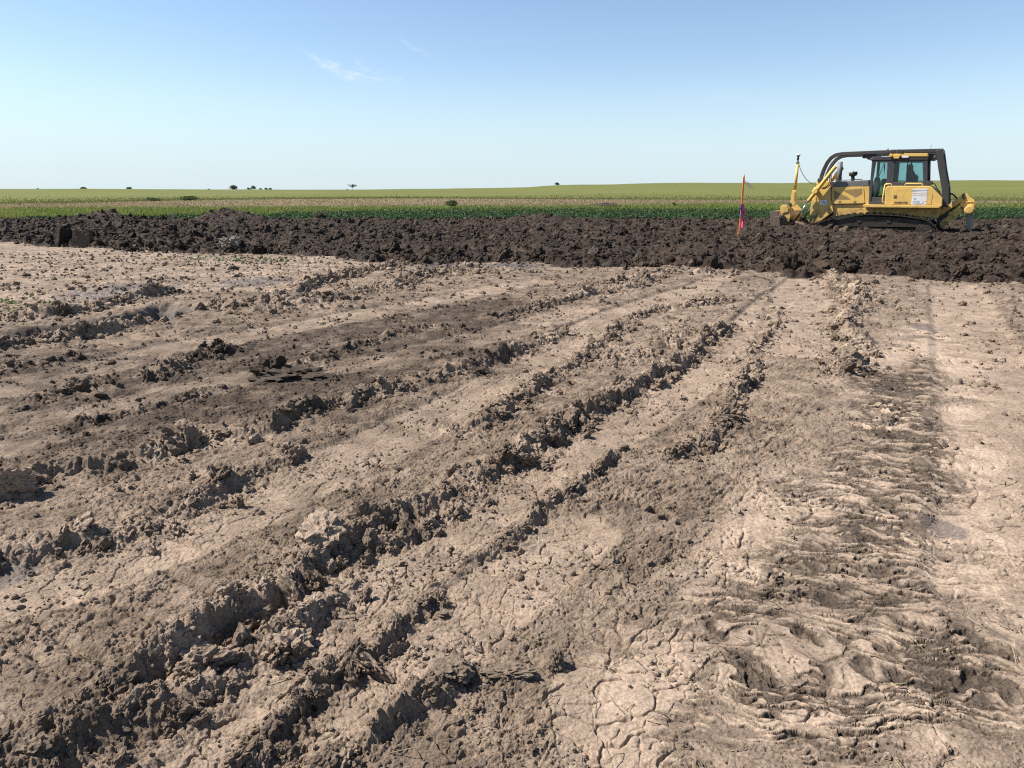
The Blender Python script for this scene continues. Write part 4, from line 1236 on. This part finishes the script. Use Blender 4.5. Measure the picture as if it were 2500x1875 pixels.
# inside of the cab
MB().prism([(1048, 596), (1100, 372), (1122, 362), (1136, 430), (1118, 520), (1095, 600)], -.45, .35, -.1).build('dashboard', TRIM, doz, .02)
seat = MB().prism([(1424, 240), (1450, 238), (1458, 262), (1456, 292), (1478, 336), (1502, 352), (1500, 440), (1400, 470), (1390, 440), (1398, 340), (1412, 296), (1400, 284), (1414, 262)], -.24, .24, 0).prism([(1290, 470), (1420, 450), (1420, 520), (1300, 540)], -.27, .27, 0).build('operator_seat', TRIM, doz, .03)
MB().prism([(1156, 385), (1200, 378), (1206, 440), (1166, 462), (1152, 440)], -.70, -.45, -.6).build('armrest', TRIM, doz, .02)
MB().prism([(1095, 600), (1130, 545), (1170, 540), (1185, 600)], -.3, .3, -.2).build('floor_console', TRIM, doz, .02)
MB().tube([P3(1128, 362, -.3), P3(1180, 230, -.3)], .012, 6).prism([(1176, 262), (1186, 222), (1190, 262), (1178, 345)], -.32, -.30, -.32).build('wiper', BLK, doz, 0)

# roll cage: two sweeps over the hood, rear legs
for sgn in (-1, 1):
    pth = [(566, 400), (578, 350), (600, 290), (632, 225), (668, 180), (712, 152), (770, 141), (950, 133), (1228, 122)]
    vs = [.50, .50, .52, .56, .60, .64, .66, .72, .80]
    pts = [(S(x, y, -v)[0], sgn * v, S(x, y, -v)[1]) for (x, y), v in zip(pth, vs)]
    MB().beam(pts, .125, .12).build('brush_sweep', BLK, doz, .012)
    b = [(S(x, y, -.80)[0], sgn * .80, S(x, y, -.80)[1]) for x, y in ((1228, 122), (1360, 116), (1722, 108))]
    MB().beam(b, .115, .13).build('roof_rail', BLK, doz, .012)
    b = [(S(x, y, -.86)[0], sgn * .86, S(x, y, -.86)[1]) for x, y in ((1712, 100), (1735, 280), (1768, 470), (1772, 600), (1762, 655))]
    MB().beam(b, .20, .16).build('rear_leg', BLK, doz, .015)
    b = [(S(x, y, -.50)[0], sgn * .50, S(x, y, -.50)[1]) for x, y in ((566, 378), (562, 412))]
    MB().beam(b, .17, .17).build('sweep_foot', BLK, doz, .01)
ua, wa = S(1722, 110, -.80); ub, wb = S(1290, 116, -.80)
MB().box((ua - .09, -.78, wa - .06), (ua + .07, .78, wa + .07)).box((ub - .12, -.78, wb - .05), (ub + .12, .78, wb + .06)).build('cage_crossbeam', BLK, doz, .012)
both([(1240, 100), (1282, 104), (1284, 132), (1240, 134)], -.88, -.68, 'cage_clamp', BLK, .015)
both([(1290, 132), (1305, 100), (1335, 96), (1362, 106), (1364, 134)], -.88, -.68, 'cage_clamp', BLK, .015)
MB().tube([P3(1213, 118, -.8), P3(1208, 94, -.8), P3(1218, 92, -.8), P3(1222, 104, -.8)], .012, 6).build('lifting_hook', BLK, doz, 0)
MB().tube([P3(1622, 104, .3), P3(1637, 52, .3)], .006, 5).build('antenna', BLK, doz, 0)
# lamps
for v in (-.62, .62):
    q = [(u_, w_) for u_, w_ in (S(972, 152, -.62), S(1000, 150, -.62), S(1004, 184, -.62), S(976, 184, -.62))]
    MB().prism_uw(q, v - .08, v + .08).build('work_lamp', BLK, doz, .012)
    MB().prism_uw([(q[0][0] - .015, q[0][1] - .01), (q[0][0] - .002, q[0][1] - .01), (q[3][0] - .002, q[3][1] + .01), (q[3][0] - .015, q[3][1] + .01)], v - .065, v + .065).build('lamp_lens', LENS, doz, .003)
MB().prism([(1000, 150), (1110, 148), (1112, 180), (1062, 188), (1004, 184)], -.75, .75, -.62).build('visor', BLK, doz, .01)
for v in (-.6, .6):
    q = [S(x, y, -.6) for x, y in ((1606, 142), (1692, 144), (1684, 180), (1640, 200), (1606, 192))]
    MB().prism_uw(q, v - .10, v + .10).build('rear_lamp', BLK, doz, .012)
    q = [S(x, y, -.6) for x, y in ((1660, 150), (1682, 150), (1676, 178), (1656, 182))]
    if v < 0: MB().prism_uw(q, v - .108, v - .101).build('lamp_lens', LENS, doz, 0)
MB().tube([P3(1612, 195, -.7), P3(1600, 410, -.7)], .028, 8).build('cab_post', BLK, doz, 0, smooth=True)
MB().prism([(1588, 412), (1602, 400), (1646, 404), (1640, 438), (1596, 440)], -.98, -.62, -.98).build('air_filter_box', BLK, doz, .012)
MB().tube([P3(x, y, -.9) for x, y in ((1640, 420), (1668, 430), (1690, 475), (1722, 515))], .018, 6).build('hose', RUB, doz, 0, smooth=True)
# exhaust and precleaner
MB().tube([P3(740, 408, -.05), P3(748, 330, -.05), P3(758, 218, -.05)], [.090, .090, .082], 16).build('exhaust_pipe', GRY, doz, 0, smooth=True)
MB().tube([P3(738, 412, -.05), P3(742, 365, -.05)], .105, 16).build('exhaust_collar', BLK, doz, .01)
MB().tube([P3(776, 262, -.05), P3(788, 282, -.05), P3(774, 305, -.05)], .012, 6).build('exhaust_bracket', BLK, doz, 0)
MB().tube([P3(878, 400, 0), P3(878, 352, 0)], .062, 14).tube([P3(880, 356, 0), P3(880, 350, 0), P3(881, 322, 0), P3(881, 316, 0)], [.09, .135, .148, .135], 16).tube([P3(884, 316, 0), P3(884, 306, 0)], [.03, .015], 8).build('precleaner', BLK, doz, 0, smooth=True)

# lift cylinders, hoses
for sgn in (-1, 1):
    f = lambda x, y: (S(x, y, -.72)[0], sgn * .72, S(x, y, -.72)[1])
    MB().tube([f(714, 262), f(700, 275), f(452, 592), f(447, 598)], [.062, .068, .068, .05], 14).build('lift_cylinder', YEL, doz, 0, smooth=True)
    MB().tube([f(452, 590), f(322, 782)], .030, 12).build('cylinder_rod', CHROME, doz, 0, smooth=True)
    a_ = f(520, 500)
    MB().tube([(a_[0], sgn * .86, a_[2]), (a_[0], sgn * .52, a_[2])], .085, 14).tube([f(530, 470), f(500, 512)], .085, 14).build('cylinder_trunnion', YEL, doz, .008)
MB().tube([P3(x, y, -.70) for x, y in ((668, 330), (668, 400), (655, 445), (620, 470), (585, 478))], .018, 6).tube([P3(x, y, -.66) for x, y in ((655, 340), (655, 400), (640, 440), (610, 465), (575, 472))], .018, 6).tube([P3(x, y, -.585) for x, y in ((668, 330), (668, 560), (684, 660), (700, 700), (740, 730), (800, 735))], .013, 6).build('hose', RUB, doz, 0, smooth=True)

# tracks
TP = [S(x, y, -1.30) for x, y in ((498, 880), (508, 835), (552, 800), (640, 772), (780, 742), (900, 724), (1050, 722), (1200, 726), (1330, 734), (1460, 752), (1580, 775), (1640, 806), (1684, 850), (1690, 900), (1660, 955), (1600, 985), (1300, 992), (900, 992), (640, 985), (550, 960), (505, 920))]
TP = np.array(TP + TP[:1])
seg = np.linalg.norm(np.diff(TP, axis=0), axis=1); cum = np.concatenate([[0], np.cumsum(seg)])
n_sh = int(cum[-1] / .195)
for sgn in (-1, 1):
    m = MB()
    for k in range(n_sh):
        s0 = (k + .5) / n_sh * cum[-1]
        p = np.array([np.interp(s0, cum, TP[:, 0]), np.interp(s0, cum, TP[:, 1])])
        q = np.array([np.interp((s0 + .08) % cum[-1], cum, TP[:, 0]), np.interp((s0 + .08) % cum[-1], cum, TP[:, 1])])
        t = (q - p) / (np.linalg.norm(q - p) + 1e-6); nn = np.array([-t[1], t[0]])
        L = .092
        m.prism_uw([tuple(p - t * L - nn * .03), tuple(p + t * L - nn * .03), tuple(p + t * L), tuple(p + t * .02), tuple(p + t * .012 + nn * .06), tuple(p - t * .012 + nn * .06), tuple(p - t * .02), tuple(p - t * L)], *((-1.32, -.74) if sgn < 0 else (.74, 1.32)))
    trk = m.build('track', STEEL, doz, 0)
    m = MB()
    inner = [tuple(TP[:-1].mean(0) + (p - TP[:-1].mean(0)) * np.array((.94, .80))) for p in TP[:-1]]
    for a_, b_ in ((.80, .87), (1.17, 1.24)):
        m.prism_uw(inner[1:13], *((-b_, -a_) if sgn < 0 else (a_, b_)))
    m.build('track_chain', STEEL, trk, 0)
    m = MB()
    uf, wf = S(590, 880, -1.3); ur, wr = S(1575, 885, -1.3)
    m.prism_uw([(uf, wf - .12), (ur, wr - .12), (ur, wr + .06), (uf + .5, wf + .16)], *((-1.20, -.86) if sgn < 0 else (.86, 1.20)))
    m.build('track_frame', STEEL, doz, .01)
    yv = (-1.26, -.82) if sgn < 0 else (.82, 1.26)
    MB().tube([(uf, yv[0], wf), (uf, yv[1], wf)], .30, 24).build('idler', STEEL, doz, .02)
    MB().tube([(ur, yv[0] - .0, wr), (ur, yv[1], wr)], .30, 24).tube([(ur, yv[0] - .04, wr), (ur, yv[1] + .04, wr)], .20, 20).tube([(ur, yv[0] - .06, wr), (ur, yv[1] + .06, wr)], .10, 16).build('sprocket', STEEL, doz, .015)
    for cx in (938, 1222):
        uc, wc = S(cx, 788, -1.3)
        MB().tube([(uc, yv[0], wc), (uc, yv[1], wc)], .085, 14).box((uc - .05, -1.1 if sgn < 0 else .9, wc - .42), (uc + .05, -.9 if sgn < 0 else 1.1, wc)).build('carrier_roller', STEEL, doz, .01)

# blade with its arms and the receiver mast
bl = MB()
BV = 1.72
uT, wT = S(100, 700, -BV); uB, wB = S(140, 860, -BV)
prof = []
for i in range(9):
    t = i / 8
    prof.append((uT - .02 + .34 * math.sin(t * math.pi) * .55 + .10 * t, wT + .03 - t * 1.15))
back = [(u_ + .06, w_) for u_, w_ in prof]
blade = bl.prism_uw(prof + back[::-1], -BV, BV).build('blade', YEL, doz, .01)
MB().prism([(78, 700), (90, 690), (160, 692), (166, 735), (190, 745), (196, 870), (92, 880), (84, 760)], -BV - .05, -BV - .004, -BV).prism([(120, 745), (176, 742), (186, 870), (110, 875)], -BV - .10, -BV - .052, -BV).build('blade_end', MUDDY, blade, .015)
MB().prism_uw([S(x, y, -BV) for x, y in ((78, 700), (90, 690), (160, 692), (196, 870), (92, 880))], BV + .004, BV + .05).build('blade_end', MUDDY, blade, .015)
m = MB()
m.prism([(178, 650), (196, 632), (232, 636), (256, 668), (250, 700), (206, 712), (196, 760), (180, 700)], -1.18, -.70, -1.18)
m.prism([(196, 690), (262, 690), (275, 740), (262, 800), (200, 850)], -1.15, 1.15, -1.18)
for v in (-.62, -.28, .08, .44, .80, 1.12):
    m.prism_uw([S(196, 640, -1.18), S(216, 640, -1.18), S(268, 694, -1.18), S(268, 716, -1.18), S(196, 706, -1.18)], v - .045, v + .045)
m.build('blade_back_frame', YEL, blade, .012)
q = [S(x, y, -1.5) for x, y in ((150, 730), (205, 720), (222, 760), (214, 880), (150, 890))]
for k, (a_, b_, sh_) in enumerate(((-1.68, -1.45, 0), (-1.50, -1.30, .05), (-1.34, -1.18, -.03))):
    MB().prism_uw([(u_ + sh_, w_ - abs(sh_)) for u_, w_ in q], a_, b_).build('mud_cake', MUDDY, blade, .06)
for sgn in (-1, 1):
    p1 = S(262, 778, -1.0); p2 = S(432, 836, -1.0)
    MB().tube([(p1[0], sgn * 1.0, p1[1]), (p2[0], sgn * .98, p2[1] - .02), (p2[0] + .7, sgn * .98, p2[1] - .14)], [.065, .07, .07], 12).build('push_arm', MUDDY, doz, 0, smooth=True)
MV = -.45
mast = MB().prism([(273, 640), (292, 516), (300, 492), (332, 492), (337, 508), (322, 640)], MV - .06, MV + .06, MV).build('mast_base', YEL, blade, .012)
MB().prism([(316, 512), (332, 512), (326, 590), (318, 600), (312, 590)], MV - .064, MV - .0605, MV).build('mast_slot', YEL_D, mast, 0)
MB().tube([P3(318, 500, MV), P3(347, 226, MV)], [.055, .050], 12).build('mast_pole', YEL, mast, 0, smooth=True)
MB().tube([P3(346, 234, MV), P3(347, 222, MV)], .062, 12).tube([P3(347, 222, MV), P3(349, 196, MV)], .026, 10).tube([P3(348, 198, MV), P3(351, 164, MV)], .038, 10).tube([P3(351, 166, MV), P3(352, 158, MV)], [.03, .07], 12).build('receiver_mount', BLK, mast, 0, smooth=True)
MB().tube([P3(352, 159, MV), P3(352, 155, MV), P3(352, 148, MV), P3(352, 142, MV)], [.06, .078, .074, .045], 16).build('receiver', WHITE, mast, 0, smooth=True)
cab_pts = [(354, 232), (372, 290), (400, 345), (432, 390), (470, 420), (496, 432), (528, 434)]
MB().tube([P3(x, y, MV + (-.1) * i / 6) for i, (x, y) in enumerate(cab_pts)], .011, 6).build('mast_cable', RUB, doz, 0, smooth=True)
MB().prism([(242, 632), (262, 612), (286, 612), (290, 650), (250, 655)], MV - .16, MV + .1, MV).build('mast_clamp', BLK, mast, .015)

# ripper
rip = MB().tube([P3(2000, 680, -.74), (S(2000, 680, -.74)[0], .74, S(2000, 680, -.74)[1])], .150, 22).box((S(1962, 600, -.5)[0], -.5, S(1962, 690, -.5)[1]), (S(2040, 600, -.5)[0], .5, S(1962, 590, -.5)[1])).build('ripper_beam', YEL, doz, .012)
MB().tube([P3(2000, 680, -.80), P3(2000, 680, -.745)], .118, 22).build('beam_cap', YEL, rip, .012)
for v in (-.52, .52):
    q = [S(x, y, -.52) for x, y in ((1915, 560), (1935, 526), (1965, 514), (1990, 530), (2012, 560), (2050, 585), (2068, 625), (2062, 680), (2040, 716), (1968, 720), (1946, 690), (1912, 672))]
    MB().prism_uw(q, v - .05, v + .05).build('ripper_bracket', YEL, rip, .015)
    for cx, cy in ((1942, 540), (1952, 566), (1926, 664)):
        uc, wc = S(cx, cy, -.52)
        MB().tube([(uc, v - .09, wc), (uc, v + .09, wc)], .045, 12).build('bracket_pin', BLK, rip, .006)
    q = [S(x, y, -.52) for x, y in ((1684, 716), (1708, 748), (1944, 590), (1920, 545))]
    MB().prism_uw(q, v - .09, v - .055).prism_uw(q, v + .055, v + .09).build('ripper_arm', YEL, doz, .01)
    q = [S(x, y, -.52) for x, y in ((1716, 800), (1724, 846), (1758, 846), (1936, 694), (1916, 648))]
    MB().prism_uw(q, v - .09, v - .055).prism_uw(q, v + .055, v + .09).build('ripper_arm', YEL, doz, .01)
MB().tube([P3(1985, 560, 0), P3(1800, 690, 0)], .07, 14).build('ripper_cylinder', YEL, doz, 0, smooth=True)
MB().prism([(1684, 700), (1740, 690), (1800, 640), (1800, 700), (1740, 850), (1690, 850)], -.6, .6, -.6).build('rear_frame', STEEL, doz, .02)
MB().prism([(1962, 712), (2042, 712), (2036, 790), (2026, 878), (1952, 890), (1974, 820)], -.05, .05, 0).build('ripper_shank', SHANK, doz, .012)
MB().tube([P3(x, y, -.3) for x, y in ((1802, 535), (1830, 530), (1855, 545), (1878, 575))], .018, 6).tube([P3(x, y, -.25) for x, y in ((1802, 528), (1832, 522), (1860, 540), (1885, 572))], .018, 6).build('ripper_hose', RUB, doz, 0, smooth=True)
MB().tube([P3(x, y, -.58) for x, y in ((1950, 610), (2000, 602), (2040, 600), (2056, 640))], .014, 6).tube([P3(x, y, -.58) for x, y in ((1990, 640), (2020, 628), (2048, 640), (2040, 665))], .014, 6).build('ripper_hose', YEL, doz, 0, smooth=True)

# two jugs on the shelf behind the seat
def jug(cx0, cx1, y0, y1, label, v):
    (ua_, wb_), (ub_, wt_) = S(cx0, y1, v), S(cx1, y0, v)
    loc = DOZ_O + U_HAT * ((ua_ + ub_) / 2) + V_HAT * v + Vector((0, 0, wb_))
    r_ = empty('jug', loc, label, 'jug', rz=-DOZ_YAW)
    hw, h = (ub_ - ua_) / 2, wt_ - wb_
    MB().prism_uw([(-hw, 0), (hw, 0), (hw, h * .68), (hw * .55, h * .86), (-hw * .5, h * .86), (-hw, h * .68)], -hw * .8, hw * .8).build('bottle', WHITE, r_, .02)
    MB().tube([(-.1 * hw, 0, h * .85), (-.1 * hw, 0, h)], hw * .35, 10).build('cap', WHITE, r_, .004)
    MB().prism_uw([(-hw * .45, h * .2), (hw * .55, h * .2), (hw * .55, h * .58), (-hw * .45, h * .58)], -hw * .8 - .006, -hw * .8 - .001).build('jug_label', GRY, r_, 0)
jug(1422, 1464, 338, 418, 'white plastic jug behind the cab side window, nearer the seat back', .42)
jug(1470, 1516, 340, 418, 'white plastic jug behind the cab side window, nearer the rear corner post', .42)
MB_shelf = MB().prism([(1385, 418), (1560, 418), (1560, 432), (1385, 432)], .05, .78, .42).build('rear_shelf', TRIM, doz, .01)

# ------------------------------------------------------------------ survey stake
def zat(x, y):
    return float(terrain(np.array([x]), np.array([y]))[0][0])
ORANGE, _n, _b = new_mat('orange_wood'); _b.inputs['Base Color'].default_value = (.90, .26, .06, 1); _b.inputs['Roughness'].default_value = .7
PINK, _n, _b = new_mat('pink_tape'); _b.inputs['Base Color'].default_value = (.62, .05, .19, 1); _b.inputs['Roughness'].default_value = .4
BLUE, _n, _b = new_mat('blue_tape'); _b.inputs['Base Color'].default_value = (.04, .09, .40, 1); _b.inputs['Roughness'].default_value = .4
PALE_T, _n, _b = new_mat('pale_tape'); _b.inputs['Base Color'].default_value = (.62, .42, .46, 1); _b.inputs['Roughness'].default_value = .4
LATH, _n, _b = new_mat('bare_lath'); _b.inputs['Base Color'].default_value = (.30, .19, .11, 1); _b.inputs['Roughness'].default_value = .8
SD = 21.5
base = AT(1806, 566, SD); top = AT(1817, 424, SD)
zb = zat(base.x, base.y)
stk = empty('survey_stake', (base.x, base.y, zb - .05), 'orange painted survey stake tied with pink and blue ribbons, leaning in the topsoil', 'survey stake')
L0 = Vector((0, 0, 0)); L1 = top - Vector((base.x, base.y, zb - .05))
def Lp(t, dx=0, dy=0): 
    q = L0.lerp(L1, t); return (q.x + dx, q.y + dy, q.z)
mb = MB()
a, b, c = Vector(Lp(0)), Vector(Lp(.94)), Vector(Lp(1))
hw, th = .026, .010
Vv = [a + Vector((-hw, -th, -.1)), a + Vector((hw, -th, -.1)), a + Vector((hw, th, -.1)), a + Vector((-hw, th, -.1)),
      b + Vector((-hw, -th, 0)), b + Vector((hw, -th, 0)), b + Vector((hw, th, 0)), b + Vector((-hw, th, 0)), c + Vector((0, -th, 0)), c + Vector((0, th, 0))]
mb.add(Vv, [(0, 1, 5, 4), (1, 2, 6, 5), (2, 3, 7, 6), (3, 0, 4, 7), (4, 5, 8), (7, 9, 6), (5, 6, 9, 8), (4, 8, 9, 7), (3, 2, 1, 0)])
mb.build('lath', ORANGE, stk, .002)
for dx, t1 in ((-.045, .22), (.040, .24)):
    MB().tube([Lp(0, dx * 1.3, .03), Lp(t1, dx, .02)], .009, 5).build('side_lath', LATH, stk, 0)
def ribbon(name, pts, w, mat, twist=1.5):
    V, F = [], []
    for i, p in enumerate(pts):
        an_ = twist * i
        d = Vector((math.cos(an_), math.sin(an_) * .8, .35)).normalized() * w / 2
        V += [Vector(p) - d, Vector(p) + d]
    for i in range(len(pts) - 1): F.append((2 * i, 2 * i + 1, 2 * i + 3, 2 * i + 2))
    o = MB().add(V, F).build(name, mat, stk, 0)
    md = o.modifiers.new('thickness', 'SOLIDIFY'); md.thickness = .003
    return o
ribbon('blue_ribbon', [Lp(.545, -.005, -.02), Lp(.50, -.015, -.03), Lp(.45, -.02, -.03), Lp(.40, -.025, -.03), Lp(.36, -.02, -.03)], .075, BLUE, .5)
ribbon('pink_ribbon', [Lp(.545, .01, -.02), Lp(.47, .045, -.03), Lp(.38, .05, -.03), Lp(.29, .055, -.03), Lp(.20, .03, -.03)], .10, PINK, .5)
ribbon('pink_ribbon', [Lp(.53, .02, -.01), Lp(.45, .085, -.02), Lp(.37, .10, -.02), Lp(.30, .08, -.02)], .06, PINK, .7)
ribbon('pale_ribbon', [Lp(.90, .01, -.02), Lp(.875, .10, -.03), Lp(.835, .19, -.02), Lp(.79, .27, -.03), Lp(.765, .32, -.02)], .035, PALE_T, .4)
ribbon('pale_ribbon', [Lp(.88, .01, -.02), Lp(.845, .09, -.02), Lp(.80, .17, -.03), Lp(.785, .22, -.02)], .03, PALE_T, .4)
MB().tube([Lp(.548, 0, 0), Lp(.555, 0, 0)], .036, 8).build('tie', PINK, stk, 0)

# ------------------------------------------------------------------ single lumps one can point at
def single(name, px, py, size, seed, label, cat, col, mat, sq=(1, 1, 1), depth=None, rz=0.0, sub=4, lift=.2):
    gx, gy = G(px, py, .3)[:2] if depth is None and py < 640 else G(px, py)[:2]
    if depth: p = AT(px, py, depth); gx, gy = p.x, p.y
    V, Fc = clod_proto(sub, seed)
    V = V * np.array(sq, np.float32) * size
    o = mesh_np(name, V, Fc, mat, loc=(gx, gy, zat(gx, gy) + size * sq[2] * lift), smooth=False)
    o.rotation_euler = (0, 0, rz)
    shade = 1 + .25 * np.array([mnoise.noise(Vector(v) / size * 3) for v in V])
    color_attr(o, 'tone', np.array(col, np.float32)[None] * shade[:, None].astype(np.float32))
    float_attr(o, 'rough', np.full(len(V), .95)); float_attr(o, 'grit', np.ones(len(V)))
    return tag(o, label, cat)
single('pale_chunk', 562, 592, .225, 31, 'pale whitish chunk of rubble lying on the dark topsoil slope', 'rubble chunk', (.24, .21, .17), TOPSOIL, (1, .6, 1), depth=20.3, lift=.75)
def block(px, py, depth, w, h, d, label, col, rz, tilt):
    p = AT(px, py, depth)
    bm = bmesh.new(); bmesh.ops.create_cube(bm, size=1)
    bmesh.ops.subdivide_edges(bm, edges=bm.edges[:], cuts=14, use_grid_fill=True)
    for v in bm.verts:
        n0 = mnoise.noise(v.co * 3 + Vector((px, 0, 0))) * .10 + mnoise.noise(v.co * 9) * .05 - abs(mnoise.noise(Vector((v.co.x * 2, v.co.y * 2, v.co.z * 9)))) * .05
        v.co = Vector((v.co.x * w, v.co.y * d, v.co.z * h)) * (1 + n0)
    me = bpy.data.meshes.new('clay_block'); bm.to_mesh(me); bm.free(); me.materials.append(TOPSOIL)
    o = bpy.data.objects.new('clay_block', me); COL.objects.link(o)
    o.location = (p.x, p.y, zat(p.x, p.y) + h * .5 - .16); o.rotation_euler = (tilt, 0, rz)
    color_attr(o, 'tone', np.tile(np.array(col, np.float32), (len(me.vertices), 1)))
    float_attr(o, 'grit', np.ones(len(me.vertices)))
    return tag(o, label, 'clay block')
block(203, 590, 22.3, .46, .56, .32, 'upright layered brown clay block standing on the topsoil slope', (.105, .080, .060), .25, -.25)
block(160, 588, 22.7, .24, .62, .5, 'dark leaning clay slab left of the layered block', (.030, .022, .017), -.5, -.3)
for px, py, s, seed, lab, sq in (
    (1358, 1618, .052, 41, 'upright ragged clay stump standing alone on the cracked plates', (.8, .8, 1.5)),
    (1105, 1655, .050, 42, 'pale rounded clay lump at the upper end of the lowest clumpy ridge', (1.2, 1, .9)),
    (1245, 1640, .052, 43, 'broad pale clay lump left of the upright ragged stump', (1.4, .9, .6)),
    (1395, 1203, .055, 44, 'smooth oval clay lump beside a thin crumb ridge in the middle', (1.3, .9, .7)),
    (662, 912, .16, 45, 'dark upright clod standing alone in the brown left half', (.9, .9, 1.1)),
    (705, 916, .17, 46, 'flat pale slab of clay right of the dark upright clod', (1.5, 1, .5)),
    (571, 660, .13, 47, 'lone dark clod on the pale straw strewn strip', (1, 1, .8))):
    single('clay_lump', px, py, s, seed, lab, 'clay lump', (.17, .128, .092) if 'dark' not in lab else (.06, .044, .032), MUD, sq)

# straw bits and a few weed leaves lying about
n = 1300
r = np.exp(rng.uniform(math.log(1.6), math.log(22), n)); a = rng.uniform(-.70, .70, n)
x, y = r * np.sin(a), r * np.cos(a)
inp = in_poly(x, y, PALE) | (in_poly(x, y, SLAB) & (rng.uniform(0, 1, n) < .5)) | (rng.uniform(0, 1, n) < .25)
x, y = x[inp], y[inp]; keep = y < edge_y(x) - .3
x, y = x[keep], y[keep]
z = terrain(x, y)[0]
VV, FF, CC, b0 = [], [], [], 0
for i in range(len(x)):
    L = rng.uniform(.015, .075); an_ = rng.uniform(0, 6.3); up = abs(rng.normal(0, .35)) * L
    d = Vector((math.cos(an_) * L, math.sin(an_) * L, up))
    p = Vector((x[i], y[i], z[i] + .006))
    v, f = tube([p - d * .2, p + d * .4 + Vector((0, 0, rng.normal(0, .1) * L)), p + d], [max(.0016, r[0] * 0 + math.hypot(x[i], y[i]) * .00022)] * 3, 4)
    VV.append(v); FF.append(f + b0); b0 += len(v); CC.append(np.tile(np.array((.34, .26, .16)) * rng.uniform(.5, 1.2), (len(v), 1)))
o = mesh_np('straw_litter', np.concatenate(VV), np.concatenate(FF), M_LEAF)
color_attr(o, 'tone', np.concatenate(CC))
tag(o, 'bits of dry straw lying on the clay', 'straw', kind='stuff')
P = []
for px, py, k, w in ((620, 640, 110, 1.4), (490, 632, 60, 1.0), (80, 755, 60, .35), (700, 636, 40, .8), (30, 740, 30, .3)):
    gx, gy = G(px, py)
    P.append(np.stack([gx + rng.normal(0, w * .5, k), gy + rng.normal(0, .25, k), np.zeros(k)], 1))
P = np.concatenate(P); P[:, 2] = terrain(P[:, 0], P[:, 1])[0] + rng.uniform(0, .05, len(P))
Vq, Fq = leaf_quads(P, rng.uniform(.04, .10, len(P)), .3)
o = mesh_np('weeds', Vq, Fq, M_LEAF, smooth=False)
color_attr(o, 'tone', np.repeat(np.array((.07, .11, .03)) * rng.uniform(.6, 1.4, (len(P), 1)), 4, 0))
tag(o, 'sparse green weed leaves sprouting on the pale strip', 'weeds', kind='stuff')
